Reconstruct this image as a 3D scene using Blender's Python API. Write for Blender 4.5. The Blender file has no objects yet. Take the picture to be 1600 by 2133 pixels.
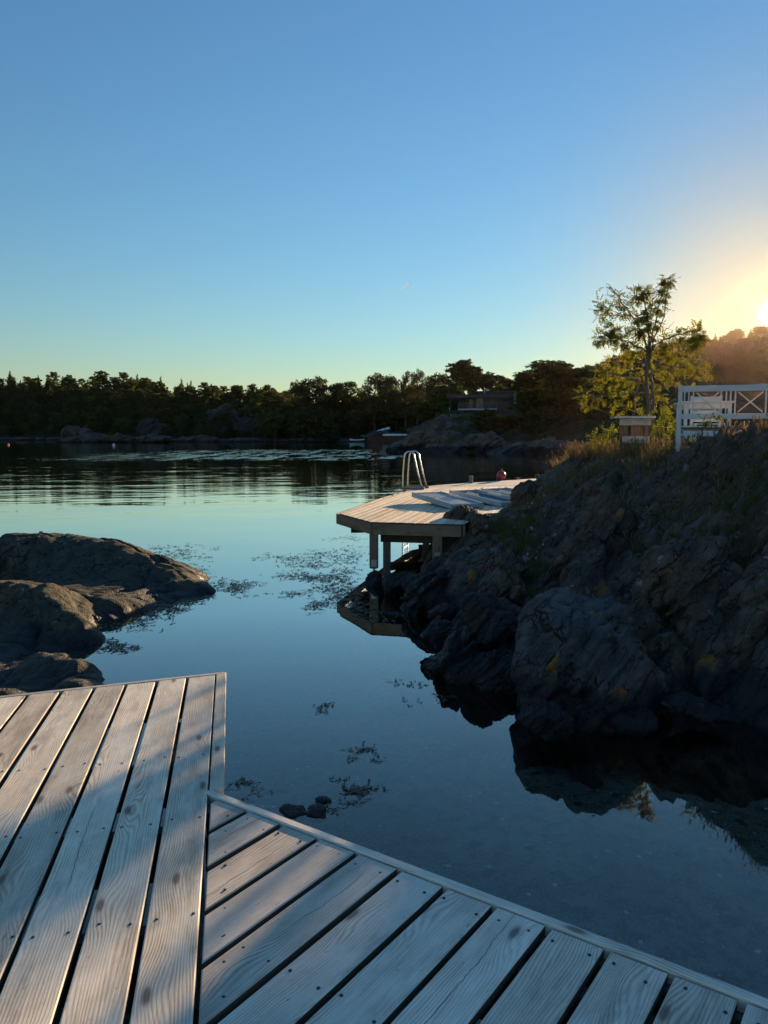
import bpy, bmesh, math, random
import numpy as np
from mathutils import Vector, Matrix
from mathutils.bvhtree import BVHTree

R = math.radians
scene = bpy.context.scene
COL = scene.collection

# ------------------------------------------------------------------ layout helpers
FOC, PITCH, CAMH = 1540.0, math.atan((1066.5 - 905) / 1540.0), 2.42
CP, SP = math.cos(PITCH), math.sin(PITCH)


def ray(px, py):
    u = (px - 800) / FOC
    v = (1066.5 - py) / FOC
    return np.array([u, CP + SP * v, -SP + CP * v])


def P(px, py, s):
    """surveyed point: bearing (px, py) at distance s along the view axis -> world metres"""
    d = ray(px, py) * s
    return np.array([d[0], d[1], d[2] + CAMH])


def G(px, py, z=0.0):
    """surveyed point on the level z"""
    d = ray(px, py)
    d = d * ((z - CAMH) / d[2])
    return np.array([d[0], d[1], z])


SUN_AZ, SUN_EL = R(27.3), R(8.0)
SUN = np.array([math.sin(SUN_AZ) * math.cos(SUN_EL), math.cos(SUN_AZ) * math.cos(SUN_EL), math.sin(SUN_EL)])


# ------------------------------------------------------------------ numpy noise
def _hash(ix, iy, iz, k=0):
    h = (ix.astype(np.int64) * 374761393 + iy.astype(np.int64) * 668265263 + iz.astype(np.int64) * 2147483647 + k * 974634777) & 0xFFFFFFFF
    h = ((h ^ (h >> 13)) * 1274126177) & 0xFFFFFFFF
    h = ((h ^ (h >> 16)) * 2246822519) & 0xFFFFFFFF
    h = h ^ (h >> 15)
    return (h & 0xFFFFFF) / float(0x1000000)


def vnoise(p, k=0):
    f = np.floor(p)
    t = p - f
    t = t * t * t * (t * (t * 6 - 15) + 10)
    i = f.astype(np.int64)
    out = 0
    for dx in (0, 1):
        wx = t[:, 0] if dx else 1 - t[:, 0]
        for dy in (0, 1):
            wy = t[:, 1] if dy else 1 - t[:, 1]
            for dz in (0, 1):
                wz = t[:, 2] if dz else 1 - t[:, 2]
                out = out + wx * wy * wz * _hash(i[:, 0] + dx, i[:, 1] + dy, i[:, 2] + dz, k)
    return out * 2 - 1


def fbm(p, oct=5, lac=2.03, gain=0.5, k=0):
    a, s, out = 1.0, 0.0, 0
    p = p.copy()
    for o in range(oct):
        out = out + a * vnoise(p, k + o)
        s += a
        a *= gain
        p = p * lac + 13.7
    return out / s


def ridged(p, oct=4, k=0):
    a, s, out = 1.0, 0.0, 0
    p = p.copy()
    for o in range(oct):
        out = out + a * (1 - np.abs(vnoise(p, k + o)) * 2)
        s += a
        a *= 0.5
        p = p * 2.1 + 5.3
    return out / s


def worley(p, k=0):
    """F1, F2, random of the nearest cell, vector to its seed"""
    f = np.floor(p).astype(np.int64)
    n = len(p)
    f1 = np.full(n, 9.0)
    f2 = np.full(n, 9.0)
    rid = np.zeros((n, 3))
    vec = np.zeros((n, 3))
    for dx in (-1, 0, 1):
        for dy in (-1, 0, 1):
            for dz in (-1, 0, 1):
                c = f + np.array([dx, dy, dz])
                r = np.stack([_hash(c[:, 0], c[:, 1], c[:, 2], k + q) for q in (11, 12, 13)], 1)
                v = p - (c + r)
                d = np.sqrt((v * v).sum(1))
                m = d < f1
                f2 = np.where(m, f1, np.minimum(f2, d))
                f1 = np.where(m, d, f1)
                rid[m] = r[m]
                vec[m] = v[m]
    return f1, f2, rid, vec


def rot(p, ax, ang):
    return p @ np.array(Matrix.Rotation(ang, 3, ax))


def sstep(a, b, x):
    t = np.clip((x - a) / (b - a), 0, 1)
    return t * t * (3 - 2 * t)


# ------------------------------------------------------------------ node helpers
def new_mat(name):
    m = bpy.data.materials.new(name)
    m.use_nodes = True
    m.node_tree.nodes.clear()
    return m, T(m.node_tree)


class T:
    def __init__(self, nt):
        self.nt = nt

    def n(self, typ, inputs=None, out=0, **props):
        nd = self.nt.nodes.new(typ)
        for a, b in props.items():
            setattr(nd, a, b)
        for a, b in (inputs or {}).items():
            sk = nd.inputs[a]
            if isinstance(b, bpy.types.NodeSocket):
                self.nt.links.new(b, sk)
            elif isinstance(b, bpy.types.Node):
                self.nt.links.new(b.outputs[0], sk)
            else:
                sk.default_value = b
        self.last = nd
        return nd.outputs[out]

    def math(self, op, a, b=0.0, c=0.0, clamp=False):
        return self.n('ShaderNodeMath', {0: a, 1: b, 2: c}, operation=op, use_clamp=clamp)

    def vmath(self, op, a, b=(0, 0, 0)):
        return self.n('ShaderNodeVectorMath', {0: a, 1: b}, operation=op)

    def scale(self, v, s):
        return self.vmath('MULTIPLY', v, s if not isinstance(s, (int, float)) else (s, s, s))

    def mix(self, f, a, b):
        nd = self.nt.nodes.new('ShaderNodeMix')
        nd.data_type = 'RGBA'
        for k, x in ((0, f), (6, a), (7, b)):
            sk = nd.inputs[k]
            if isinstance(x, bpy.types.NodeSocket):
                self.nt.links.new(x, sk)
            else:
                sk.default_value = x if k == 0 or len(x) == 4 else (*x, 1)
        return nd.outputs[2]

    def noise(self, v, scale=5.0, detail=4.0, rough=0.5, dist=0.0, col=False):
        return self.n('ShaderNodeTexNoise', {'Vector': v, 'Scale': scale, 'Detail': detail, 'Roughness': rough, 'Distortion': dist}, out=1 if col else 0)

    def ramp(self, f, stops, interp='LINEAR'):
        nd = self.nt.nodes.new('ShaderNodeValToRGB')
        nd.color_ramp.interpolation = interp
        e = nd.color_ramp.elements
        while len(e) > 1:
            e.remove(e[-1])
        for k, (p, c) in enumerate(stops):
            el = e[0] if k == 0 else e.new(p)
            el.position = p
            if isinstance(c, (int, float)):
                c = (c, c, c)
            el.color = (*c, 1) if len(c) == 3 else c
        self.nt.links.new(f, nd.inputs[0])
        return nd.outputs[0]

    def mapr(self, f, a, b, c=0.0, d=1.0, smooth=True):
        nd = self.nt.nodes.new('ShaderNodeMapRange')
        nd.interpolation_type = 'SMOOTHSTEP' if smooth else 'LINEAR'
        self.nt.links.new(f, nd.inputs[0])
        for k, x in zip((1, 2, 3, 4), (a, b, c, d)):
            nd.inputs[k].default_value = x
        return nd.outputs[0]

    def bump(self, h, strength=0.5, dist=0.01, normal=None):
        i = {'Height': h, 'Strength': strength, 'Distance': dist}
        if normal is not None:
            i['Normal'] = normal
        return self.n('ShaderNodeBump', i)

    def bsdf(self, color, rough=0.7, normal=None, spec=0.5, **kw):
        i = {'Base Color': color if isinstance(color, bpy.types.NodeSocket) else (*color, 1)[:4], 'Roughness': rough, 'Specular IOR Level': spec}
        if normal is not None:
            i['Normal'] = normal
        i.update(kw)
        return self.n('ShaderNodeBsdfPrincipled', i)

    def out(self, s, vol=None):
        o = self.nt.nodes.new('ShaderNodeOutputMaterial')
        if s is not None:
            self.nt.links.new(s, o.inputs[0])
        if vol is not None:
            self.nt.links.new(vol, o.inputs[1])

    def obj(self):
        return self.n('ShaderNodeTexCoord', out=3)

    def pos(self):
        return self.n('ShaderNodeNewGeometry', out=0)

    def uv(self):
        return self.n('ShaderNodeTexCoord', out=2)

    def sep(self, v):
        s = self.nt.nodes.new('ShaderNodeSeparateXYZ')
        self.nt.links.new(v, s.inputs[0])
        return s.outputs

    def comb(self, x, y, z=0.0):
        return self.n('ShaderNodeCombineXYZ', {0: x, 1: y, 2: z})


# ------------------------------------------------------------------ mesh helpers
class MB:
    def __init__(self):
        self.v, self.f, self.mi, self.uv, self.rnd = [], [], [], None, None

    def add(self, verts, faces, mi=0):
        b = len(self.v)
        self.v.extend([tuple(map(float, q)) for q in verts])
        self.f.extend([tuple(b + k for k in q) for q in faces])
        self.mi.extend([mi] * len(faces))
        return self

    def box(self, c, size, rz=0.0, rx=0.0, ry=0.0, bev=0.0, mi=0):
        M = Matrix.Translation(Vector(c)) @ Matrix.Rotation(rz, 4, 'Z') @ Matrix.Rotation(ry, 4, 'Y') @ Matrix.Rotation(rx, 4, 'X')
        return self.boxm(M, size, bev, mi)

    def boxm(self, M, size, bev=0.0, mi=0):
        hx, hy, hz = (q / 2 for q in size)
        if bev <= 0:
            vs = [M @ Vector((x, y, z)) for z in (-hz, hz) for x, y in ((-hx, -hy), (hx, -hy), (hx, hy), (-hx, hy))]
            return self.add(vs, [(3, 2, 1, 0), (4, 5, 6, 7), (0, 1, 5, 4), (1, 2, 6, 5), (2, 3, 7, 6), (3, 0, 4, 7)], mi)
        b = bev
        ring = [(-hx + b, -hy), (hx - b, -hy), (hx, -hy + b), (hx, hy - b), (hx - b, hy), (-hx + b, hy), (-hx, hy - b), (-hx, -hy + b)]
        inn = [(max(-hx + b, min(hx - b, x)), max(-hy + b, min(hy - b, y))) for x, y in ring]
        vs = []
        for rg, z in ((inn, -hz), (ring, -hz + b), (ring, hz - b), (inn, hz)):
            vs += [M @ Vector((x, y, z)) for x, y in rg]
        fs = [tuple(range(7, -1, -1)), tuple(range(24, 32))]
        for l in range(3):
            for k in range(8):
                fs.append((l * 8 + k, l * 8 + (k + 1) % 8, l * 8 + 8 + (k + 1) % 8, l * 8 + 8 + k))
        return self.add(vs, fs, mi)

    def bar(self, a, b, w, h, bev=0.0, up=(0, 0, 1), mi=0):
        a, b = Vector(a), Vector(b)
        d = (b - a)
        L = d.length
        x = d.normalized()
        u = Vector(up)
        y = u.cross(x)
        if y.length < 1e-4:
            y = Vector((0, 1, 0)).cross(x)
        y.normalize()
        z = x.cross(y)
        M = Matrix(((x.x, y.x, z.x, 0), (x.y, y.y, z.y, 0), (x.z, y.z, z.z, 0), (0, 0, 0, 1)))
        M.translation = (a + b) / 2
        return self.boxm(M, (L, w, h), bev, mi)

    def tube(self, pts, rad, seg=10, cap=True, mi=0):
        pts = [Vector(q) for q in pts]
        rads = rad if isinstance(rad, (list, tuple)) else [rad] * len(pts)
        t = (pts[1] - pts[0]).normalized()
        n = t.orthogonal().normalized()
        vs = []
        for k, q in enumerate(pts):
            if k == 0:
                tk = (pts[1] - pts[0])
            elif k == len(pts) - 1:
                tk = (pts[-1] - pts[-2])
            else:
                tk = (pts[k + 1] - pts[k - 1])
            tk.normalize()
            n = (n - tk * n.dot(tk))
            if n.length < 1e-5:
                n = tk.orthogonal()
            n.normalize()
            bn = tk.cross(n)
            for j in range(seg):
                a = 2 * math.pi * j / seg
                vs.append(q + (n * math.cos(a) + bn * math.sin(a)) * rads[k])
        fs = []
        for k in range(len(pts) - 1):
            for j in range(seg):
                fs.append((k * seg + j, k * seg + (j + 1) % seg, (k + 1) * seg + (j + 1) % seg, (k + 1) * seg + j))
        if cap:
            fs.append(tuple(range(seg - 1, -1, -1)))
            fs.append(tuple((len(pts) - 1) * seg + j for j in range(seg)))
        return self.add(vs, fs, mi)

    def lathe(self, c, prof, seg=24, mi=0):
        vs = []
        for r, z in prof:
            for j in range(seg):
                a = 2 * math.pi * j / seg
                vs.append((c[0] + r * math.cos(a), c[1] + r * math.sin(a), c[2] + z))
        fs = [tuple(range(seg - 1, -1, -1))]
        for k in range(len(prof) - 1):
            for j in range(seg):
                fs.append((k * seg + j, k * seg + (j + 1) % seg, (k + 1) * seg + (j + 1) % seg, (k + 1) * seg + j))
        fs.append(tuple((len(prof) - 1) * seg + j for j in range(seg)))
        return self.add(vs, fs, mi)

    def build(self, name, mats, parent=None, smooth=False, origin=None):
        me = bpy.data.meshes.new(name)
        o0 = np.array(origin if origin is not None else (0, 0, 0), float)
        vs = np.array(self.v, float).reshape(-1, 3) - o0
        me.from_pydata(vs.tolist(), [], self.f)
        if not isinstance(mats, (list, tuple)):
            mats = [mats]
        for m in mats:
            me.materials.append(m)
        if len(mats) > 1:
            me.polygons.foreach_set('material_index', self.mi)
        if smooth:
            me.polygons.foreach_set('use_smooth', [True] * len(me.polygons))
        if self.uv is not None:
            lay = me.uv_layers.new(name='UVMap')
            idx = np.zeros(len(me.loops), np.int32)
            me.loops.foreach_get('vertex_index', idx)
            lay.data.foreach_set('uv', np.array(self.uv)[idx].astype(np.float32).ravel())
        if self.rnd is not None:
            at = me.attributes.new('rnd', 'FLOAT', 'POINT')
            at.data.foreach_set('value', np.array(self.rnd, np.float32))
        me.validate()
        me.update()
        o = bpy.data.objects.new(name, me)
        COL.objects.link(o)
        o.location = o0
        if parent is not None:
            o.parent = parent
            o.matrix_parent_inverse = Matrix.Translation(-Vector(parent['_loc'] if '_loc' in parent else (0, 0, 0)))
        return o


def fast_mesh(name, verts, faces, mats, smooth=False, parent=None, mi=None, origin=(0, 0, 0)):
    """verts (n,3), faces (m,k) numpy with constant k"""
    me = bpy.data.meshes.new(name)
    verts = np.asarray(verts, np.float32) - np.array(origin, np.float32)
    faces = np.asarray(faces, np.int32)
    k = faces.shape[1]
    me.vertices.add(len(verts))
    me.vertices.foreach_set('co', verts.ravel())
    me.loops.add(faces.size)
    me.loops.foreach_set('vertex_index', faces.ravel())
    me.polygons.add(len(faces))
    me.polygons.foreach_set('loop_start', np.arange(0, faces.size, k, dtype=np.int32))
    me.polygons.foreach_set('loop_total', np.full(len(faces), k, np.int32))
    if not isinstance(mats, (list, tuple)):
        mats = [mats]
    for m in mats:
        me.materials.append(m)
    if mi is not None:
        me.polygons.foreach_set('material_index', np.asarray(mi, np.int32))
    me.polygons.foreach_set('use_smooth', np.full(len(faces), bool(smooth)))
    me.update(calc_edges=True)
    o = bpy.data.objects.new(name, me)
    COL.objects.link(o)
    o.location = origin
    if parent is not None:
        o.parent = parent
        o.matrix_parent_inverse = Matrix.Translation(-Vector(parent['_loc']))
    return o


def tag(o, label=None, cat=None, group=None, kind=None):
    if label:
        o['label'] = label
    if cat:
        o['category'] = cat
    if group:
        o['group'] = group
    if kind:
        o['kind'] = kind
    return o


def empty(name, loc, label=None, cat=None, group=None):
    o = bpy.data.objects.new(name, None)
    COL.objects.link(o)
    o.location = loc
    o.empty_display_size = 0.1
    o['_loc'] = [float(q) for q in loc]
    return tag(o, label, cat, group)


def copy_tree(o, loc, rz=0.0, s=1.0, label=None, group=None):
    c = o.copy()
    COL.objects.link(c)
    c.location = loc
    c.rotation_euler.z = rz
    c.scale = (s, s, s) if isinstance(s, (int, float)) else s
    for ch in o.children:
        d = ch.copy()
        COL.objects.link(d)
        d.parent = c
    if label:
        c['label'] = label
    if group:
        c['group'] = group
    return c


def rbf(pts, reg=1e-3):
    """thin plate surface z(x, y) through scattered points"""
    pts = np.array(pts, float)
    c = pts[:, :2]
    n = len(c)

    def ker(a, b):
        d2 = ((a[:, None, :] - b[None]) ** 2).sum(2)
        return np.where(d2 > 1e-12, d2 * np.log(d2 + 1e-12), 0)
    A = np.zeros((n + 3, n + 3))
    A[:n, :n] = ker(c, c) + np.eye(n) * reg
    A[:n, n] = 1
    A[:n, n + 1:] = c
    A[n, :n] = 1
    A[n + 1:, :n] = c.T
    w = np.linalg.solve(A, np.concatenate([pts[:, 2], np.zeros(3)]))

    def f(x, y):
        q = np.stack([x, y], 1)
        out = np.empty(len(q))
        for k in range(0, len(q), 20000):
            b = q[k:k + 20000]
            out[k:k + 20000] = ker(b, c) @ w[:n] + w[n] + b @ w[n + 1:]
        return out
    return f


def grid_faces(nx, ny):
    i = np.arange(ny - 1)[:, None] * nx + np.arange(nx - 1)[None]
    i = i.ravel()
    return np.stack([i, i + 1, i + nx + 1, i + nx], 1)


def grid_normals(v, nx, ny):
    g = v.reshape(ny, nx, 3)
    dx = np.gradient(g, axis=1)
    dy = np.gradient(g, axis=0)
    n = np.cross(dx, dy)
    n /= np.linalg.norm(n, axis=2, keepdims=True) + 1e-9
    return n.reshape(-1, 3)


def basis(n):
    n = np.array(n, float)
    n /= np.linalg.norm(n)
    a = np.cross(n, [0.13, 1.0, 0.2])
    a /= np.linalg.norm(a)
    return a, np.cross(n, a), n
# ------------------------------------------------------------------ materials
def wood_mat(name, light, dark, knot, tint_var=0.5, grain=260.0, bumpk=0.35, rough=0.72, spec=0.35):
    m, t = new_mat(name)
    uv = t.uv()
    x, y, _ = t.sep(uv)[:3]
    rnd = t.n('ShaderNodeAttribute', out=2, attribute_name='rnd')
    # knots: stretched cells along the board
    kv = t.comb(t.math('MULTIPLY', x, 1.9), t.math('MULTIPLY', y, 5.2), t.math('MULTIPLY', rnd, 7.0))
    vor = t.n('ShaderNodeTexVoronoi', {'Vector': kv, 'Scale': 1.0, 'Randomness': 1.0}, voronoi_dimensions='2D')
    kd = t.math('SUBTRACT', 1.0, t.mapr(vor, 0.0, 0.42))
    kcore = t.math('SUBTRACT', 1.0, t.mapr(vor, 0.03, 0.085))
    # slow wander of the growth rings, bulging round the knots
    w1 = t.noise(t.comb(t.math('MULTIPLY', x, 0.9), t.math('MULTIPLY', y, 5.0), rnd), 1.0, 2.0)
    w2 = t.noise(t.comb(t.math('MULTIPLY', x, 5.0), t.math('MULTIPLY', y, 22.0), rnd), 1.0, 2.0)
    r = t.math('ADD', t.math('ADD', y, t.math('MULTIPLY', w1, 0.12)), t.math('MULTIPLY', w2, 0.008))
    r = t.math('ADD', r, t.math('MULTIPLY', kd, 0.034))
    ring = t.math('SINE', t.math('MULTIPLY', r, grain * 2.6))
    ring = t.mapr(ring, -1.0, 1.0, 0, 1, False)
    ring = t.math('POWER', ring, 1.6)
    fine = t.noise(t.comb(t.math('MULTIPLY', x, 6.0), t.math('MULTIPLY', y, 420.0), rnd), 1.0, 3.0, 0.6)
    patch = t.noise(t.comb(t.math('MULTIPLY', x, 2.2), t.math('MULTIPLY', y, 9.0), rnd), 1.0, 4.0, 0.55)
    blotch = t.noise(t.comb(t.math('MULTIPLY', x, 9.0), t.math('MULTIPLY', y, 14.0), rnd), 1.0, 5.0, 0.65)
    amp = t.mapr(patch, 0.3, 0.75, 0.25, 0.95)
    f = t.math('MULTIPLY', ring, amp)
    f = t.math('ADD', t.math('MULTIPLY', f, 0.40), t.math('MULTIPLY', fine, 0.62))
    f = t.math('ADD', f, t.math('MULTIPLY', t.math('SUBTRACT', blotch, 0.5), 0.5))
    c = t.mix(t.mapr(f, 0.22, 0.80, 0, 1, False), light, dark)
    warm = t.mapr(t.math('ADD', patch, t.math('MULTIPLY', rnd, 0.25)), 0.45, 0.85, 0.0, tint_var)
    c = t.mix(warm, c, t.n('ShaderNodeMixRGB', {0: 1.0, 1: c, 2: (1.0, 0.82, 0.66, 1)}, blend_type='MULTIPLY'))
    stain = t.noise(t.comb(t.math('MULTIPLY', x, 1.6), t.math('MULTIPLY', y, 7.0), t.math('ADD', rnd, 9.0)), 1.0, 6, 0.7)
    c = t.mix(t.mapr(stain, 0.48, 0.70, 0.0, 0.65), c, (dark[0] * 0.75, dark[1] * 0.75, dark[2] * 0.75))
    spots = t.noise(t.comb(t.math('MULTIPLY', x, 26.0), t.math('MULTIPLY', y, 60.0), rnd), 1.0, 3, 0.6)
    c = t.mix(t.mapr(spots, 0.66, 0.74, 0.0, 0.5), c, (dark[0] * 0.5, dark[1] * 0.5, dark[2] * 0.5))
    bri = t.mapr(t.math('FRACT', t.math('MULTIPLY', rnd, 7.31)), 0, 1, 0.74, 1.16, False)
    c = t.n('ShaderNodeMixRGB', {0: 1.0, 1: c, 2: t.comb(bri, bri, bri)}, blend_type='MULTIPLY')
    sel = t.n('ShaderNodeSeparateColor', {0: t.nt.nodes[vor.node.name].outputs[1]})
    has = t.math('GREATER_THAN', sel, 0.28)
    kc = t.math('MULTIPLY', kcore, has)
    c = t.mix(t.math('MULTIPLY', kc, 0.75), c, knot)
    halo = t.math('MULTIPLY', t.math('MULTIPLY', t.math('SUBTRACT', 1.0, t.mapr(vor, 0.05, 0.13)), has), 0.22)
    c = t.mix(halo, c, (knot[0] * 1.5, knot[1] * 1.4, knot[2] * 1.3))
    # drying cracks: a thin wandering line in some boards
    cw = t.noise(t.comb(t.math('MULTIPLY', x, 2.0), rnd, 0.0), 1.0, 5.0, 0.65)
    cx = t.n('ShaderNodeAttribute', out=2, attribute_name='ctr')
    line = t.math('ABSOLUTE', t.math('SUBTRACT', t.math('ADD', cx, t.math('MULTIPLY', t.math('SUBTRACT', cw, 0.5), 0.09)), 0.0))
    gate = t.mapr(t.noise(t.comb(t.math('MULTIPLY', x, 0.8), t.math('MULTIPLY', rnd, 40.0), 3.0), 1.0, 2.0), 0.56, 0.62)
    crk = t.math('MULTIPLY', t.math('SUBTRACT', 1.0, t.mapr(line, 0.0004, 0.0018)), gate)
    c = t.mix(t.math('MULTIPLY', crk, 0.85), c, (0.02, 0.018, 0.016))
    h = t.math('SUBTRACT', t.math('MULTIPLY', f, -0.5), t.math('MULTIPLY', crk, 1.5))
    nrm = t.bump(h, bumpk, 0.004)
    t.out(t.bsdf(c, rough, nrm, spec))
    return m


def rock_mat(name, base, dark, light, wet_top=0.35, wet_amp=0.25, lichen=0.35, orange=0.5, moss=0.0, strata=(-0.7, 0.2, 0.65), scale=1.0, wetcol=(0.012, 0.012, 0.013)):
    m, t = new_mat(name)
    p = t.scale(t.pos(), scale)
    big = t.noise(p, 0.9, 5, 0.55)
    mid = t.noise(p, 5.0, 6, 0.6)
    fine = t.noise(p, 38.0, 6, 0.65)
    # foliation streaks
    e1, e2, e3 = (tuple(float(q_) for q_ in q) for q in basis(strata))
    d = t.comb(*(t.n('ShaderNodeVectorMath', {0: p, 1: q}, out=1, operation='DOT_PRODUCT') for q in (e1, e2, e3)))
    st = t.noise(t.vmath('MULTIPLY', d, (1.4, 1.4, 16.0)), 1.0, 5, 0.62, 0.6)
    st2 = t.noise(t.vmath('MULTIPLY', d, (4.0, 4.0, 70.0)), 1.0, 4, 0.6)
    c = t.mix(t.mapr(st, 0.3, 0.7), dark, base)
    c = t.mix(t.mapr(mid, 0.38, 0.75, 0, 0.75), c, light)
    c = t.mix(t.mapr(fine, 0.3, 0.75, 0.0, 0.5), c, t.mix(st2, dark, light))
    c = t.mix(t.mapr(big, 0.42, 0.62, 0, 0.75), c, t.n('ShaderNodeMixRGB', {0: 1.0, 1: c, 2: (1.45, 1.1, 0.85, 1)}, blend_type='MULTIPLY'))
    # pale and orange lichen discs
    lv = t.n('ShaderNodeTexVoronoi', {'Vector': t.vmath('ADD', t.scale(p, 5.5), t.scale(t.noise(p, 22.0, 5, 0.7, col=True), 0.7)), 'Scale': 1.0})
    lc = t.n('ShaderNodeSeparateColor', {0: t.last.outputs[1]})
    lw = t.mapr(t.math('SUBTRACT', lv, t.math('MULTIPLY', lc, 0.28)), 0.07, 0.04)
    lg = t.math('MULTIPLY', lw, t.mapr(t.noise(p, 1.7, 3), 0.5, 0.62))
    c = t.mix(t.math('MULTIPLY', lg, lichen), c, (0.42, 0.43, 0.40))
    speck = t.mapr(t.noise(p, 62.0, 2, 0.5), 0.66, 0.74)
    c = t.mix(t.math('MULTIPLY', speck, lichen * 0.8), c, (0.4, 0.4, 0.37))
    ov = t.n('ShaderNodeTexVoronoi', {'Vector': t.vmath('ADD', t.scale(p, 2.3), t.scale(t.noise(p, 11.0, 6, 0.75, col=True), 0.5)), 'Scale': 1.0})
    oc = t.n('ShaderNodeSeparateColor', {0: t.last.outputs[1]})
    ow = t.math('MULTIPLY', t.mapr(ov, 0.235, 0.205), t.math('GREATER_THAN', oc, 0.66 if orange < 0.85 else 0.3))
    ow = t.math('MULTIPLY', ow, t.mapr(mid, 0.35, 0.55))
    c = t.mix(t.math('MULTIPLY', ow, orange), c, (0.34, 0.145, 0.018))
    # fracture lines: sparse long joints and finer splits along the foliation
    crk = None
    for sc_, wd, st_ in ((1.5, 0.022, (0.55, 0.8, 1.5)), (4.6, 0.035, (0.5, 0.8, 2.2))):
        q_ = t.vmath('ADD', t.vmath('MULTIPLY', d, st_), t.scale(t.noise(p, 3.1, 4, 0.6, col=True), 0.35))
        ve = t.n('ShaderNodeTexVoronoi', {'Vector': q_, 'Scale': sc_}, feature='DISTANCE_TO_EDGE')
        ln_ = t.math('MULTIPLY', t.mapr(ve, wd, wd * 0.25, 0, 1), t.mapr(t.noise(p, 1.3 * sc_, 2), 0.42, 0.58))
        crk = ln_ if crk is None else t.math('MAXIMUM', crk, ln_)
    c = t.mix(t.math('MULTIPLY', crk, 0.8), c, tuple(q_ * 0.3 for q_ in dark))
    nz = t.sep(t.n('ShaderNodeNewGeometry', out=1))[2]
    if moss:
        mo = t.math('MULTIPLY', t.mapr(t.math('ADD', nz, t.math('MULTIPLY', t.math('SUBTRACT', mid, 0.5), 0.8)), 0.55, 0.9), t.mapr(big, 0.4, 0.6))
        c = t.mix(t.math('MULTIPLY', mo, moss), c, (0.045, 0.05, 0.022))
    # black tidal band with a ragged upper limit
    z = t.sep(t.pos())[2]
    lim = t.math('ADD', z, t.math('MULTIPLY', t.math('SUBTRACT', t.noise(t.pos(), 2.4, 5, 0.62), 0.5), wet_amp * 2.2))
    wet = t.mapr(lim, wet_top - 0.06, wet_top + 0.09, 1, 0)
    wc = t.mix(t.mapr(mid, 0.3, 0.7), wetcol, tuple(q * 2.2 for q in wetcol))
    c = t.mix(wet, c, wc)
    h = t.math('ADD', t.math('MULTIPLY', st, 0.8), t.math('ADD', t.math('MULTIPLY', fine, 0.35), t.math('MULTIPLY', t.math('ADD', mid, t.math('MULTIPLY', st2, 0.4)), 0.5)))
    h = t.math('SUBTRACT', h, t.math('MULTIPLY', crk, 0.7))
    nrm = t.bump(h, 1.0, 0.05 / scale)
    rough = t.mapr(wet, 0, 1, 0.9, 0.55, False)
    t.out(t.bsdf(c, rough, nrm, 0.3))
    return m


def flat_mat(name, col, rough=0.6, metal=0.0, spec=0.4, var=0.25, vscale=6.0, bump=0.15, dirt=None):
    m, t = new_mat(name)
    p = t.obj()
    n1 = t.noise(p, vscale, 5, 0.6)
    n2 = t.noise(p, vscale * 9, 3, 0.6)
    c = t.mix(t.mapr(n1, 0.3, 0.75, 0, 1), tuple(q * (1 - var) for q in col), tuple(min(1, q * (1 + var * 0.6)) for q in col))
    if dirt:
        c = t.mix(t.mapr(t.noise(p, vscale * 2.3, 6, 0.7), 0.52, 0.7, 0, 0.6), c, dirt)
    nrm = t.bump(n2, bump, 0.004)
    t.out(t.bsdf(c, t.mapr(n2, 0.2, 0.8, max(0.03, rough - 0.1), min(1, rough + 0.1)), nrm, spec, Metallic=metal))
    return m


def leaf_mat(name, cols, trans=0.35, rough=0.65, transcol=None, scale=1.2):
    m, t = new_mat(name)
    rnd = t.n('ShaderNodeNewGeometry', out=8)
    orn = t.n('ShaderNodeObjectInfo', out=5)
    n1 = t.noise(t.pos(), scale, 3, 0.6)
    f = t.math('ADD', t.math('MULTIPLY', rnd, 0.55), t.math('ADD', t.math('MULTIPLY', n1, 0.5), t.math('MULTIPLY', orn, 0.25)))
    f = t.mapr(f, 0.15, 1.05, 0, 1, False)
    c = t.ramp(f, [(k / (len(cols) - 1), q) for k, q in enumerate(cols)])
    a = t.bsdf(c, rough, None, 0.25)
    tc = c if transcol is None else t.n('ShaderNodeMixRGB', {0: 1.0, 1: c, 2: (*transcol, 1)}, blend_type='MULTIPLY')
    b = t.n('ShaderNodeBsdfTranslucent', {0: tc})
    t.out(t.n('ShaderNodeMixShader', {0: trans, 1: a, 2: b}))
    return m


M = {}
M['deck'] = wood_mat('weathered_deck_wood', (0.94, 0.84, 0.68), (0.36, 0.31, 0.25), (0.10, 0.075, 0.055))
M['deck_grey'] = wood_mat('grey_deck_wood', (0.92, 0.83, 0.71), (0.34, 0.30, 0.255), (0.095, 0.075, 0.06), 0.35)
M['pier'] = wood_mat('pier_deck_wood', (0.84, 0.71, 0.53), (0.52, 0.41, 0.29), (0.16, 0.11, 0.07), 0.5, 200.0, 0.3)
M['timber'] = wood_mat('brown_timber', (0.30, 0.20, 0.13), (0.16, 0.10, 0.065), (0.08, 0.05, 0.03), 0.5, 200.0)
M['timber_grey'] = wood_mat('grey_timber', (0.32, 0.30, 0.28), (0.16, 0.15, 0.14), (0.08, 0.06, 0.05), 0.3, 200.0)
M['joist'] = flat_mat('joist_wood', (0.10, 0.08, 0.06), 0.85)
M['deck_side'] = flat_mat('dirt_and_gap_shade_edge', (0.11, 0.09, 0.065), 0.9)  # board sides: dirt, with the shade of the gaps put into the colour
M['screw'] = flat_mat('screw_steel', (0.06, 0.055, 0.05), 0.5, 0.6)
M['steel'] = flat_mat('polished_steel', (0.62, 0.62, 0.60), 0.22, 1.0, 0.5, 0.06, 4, 0.03)
M['galv'] = flat_mat('galvanised_steel', (0.42, 0.43, 0.45), 0.5, 0.8)
M['white'] = flat_mat('white_paint', (0.66, 0.65, 0.65), 0.45, 0, 0.4, 0.05, 5, 0.08)
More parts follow.
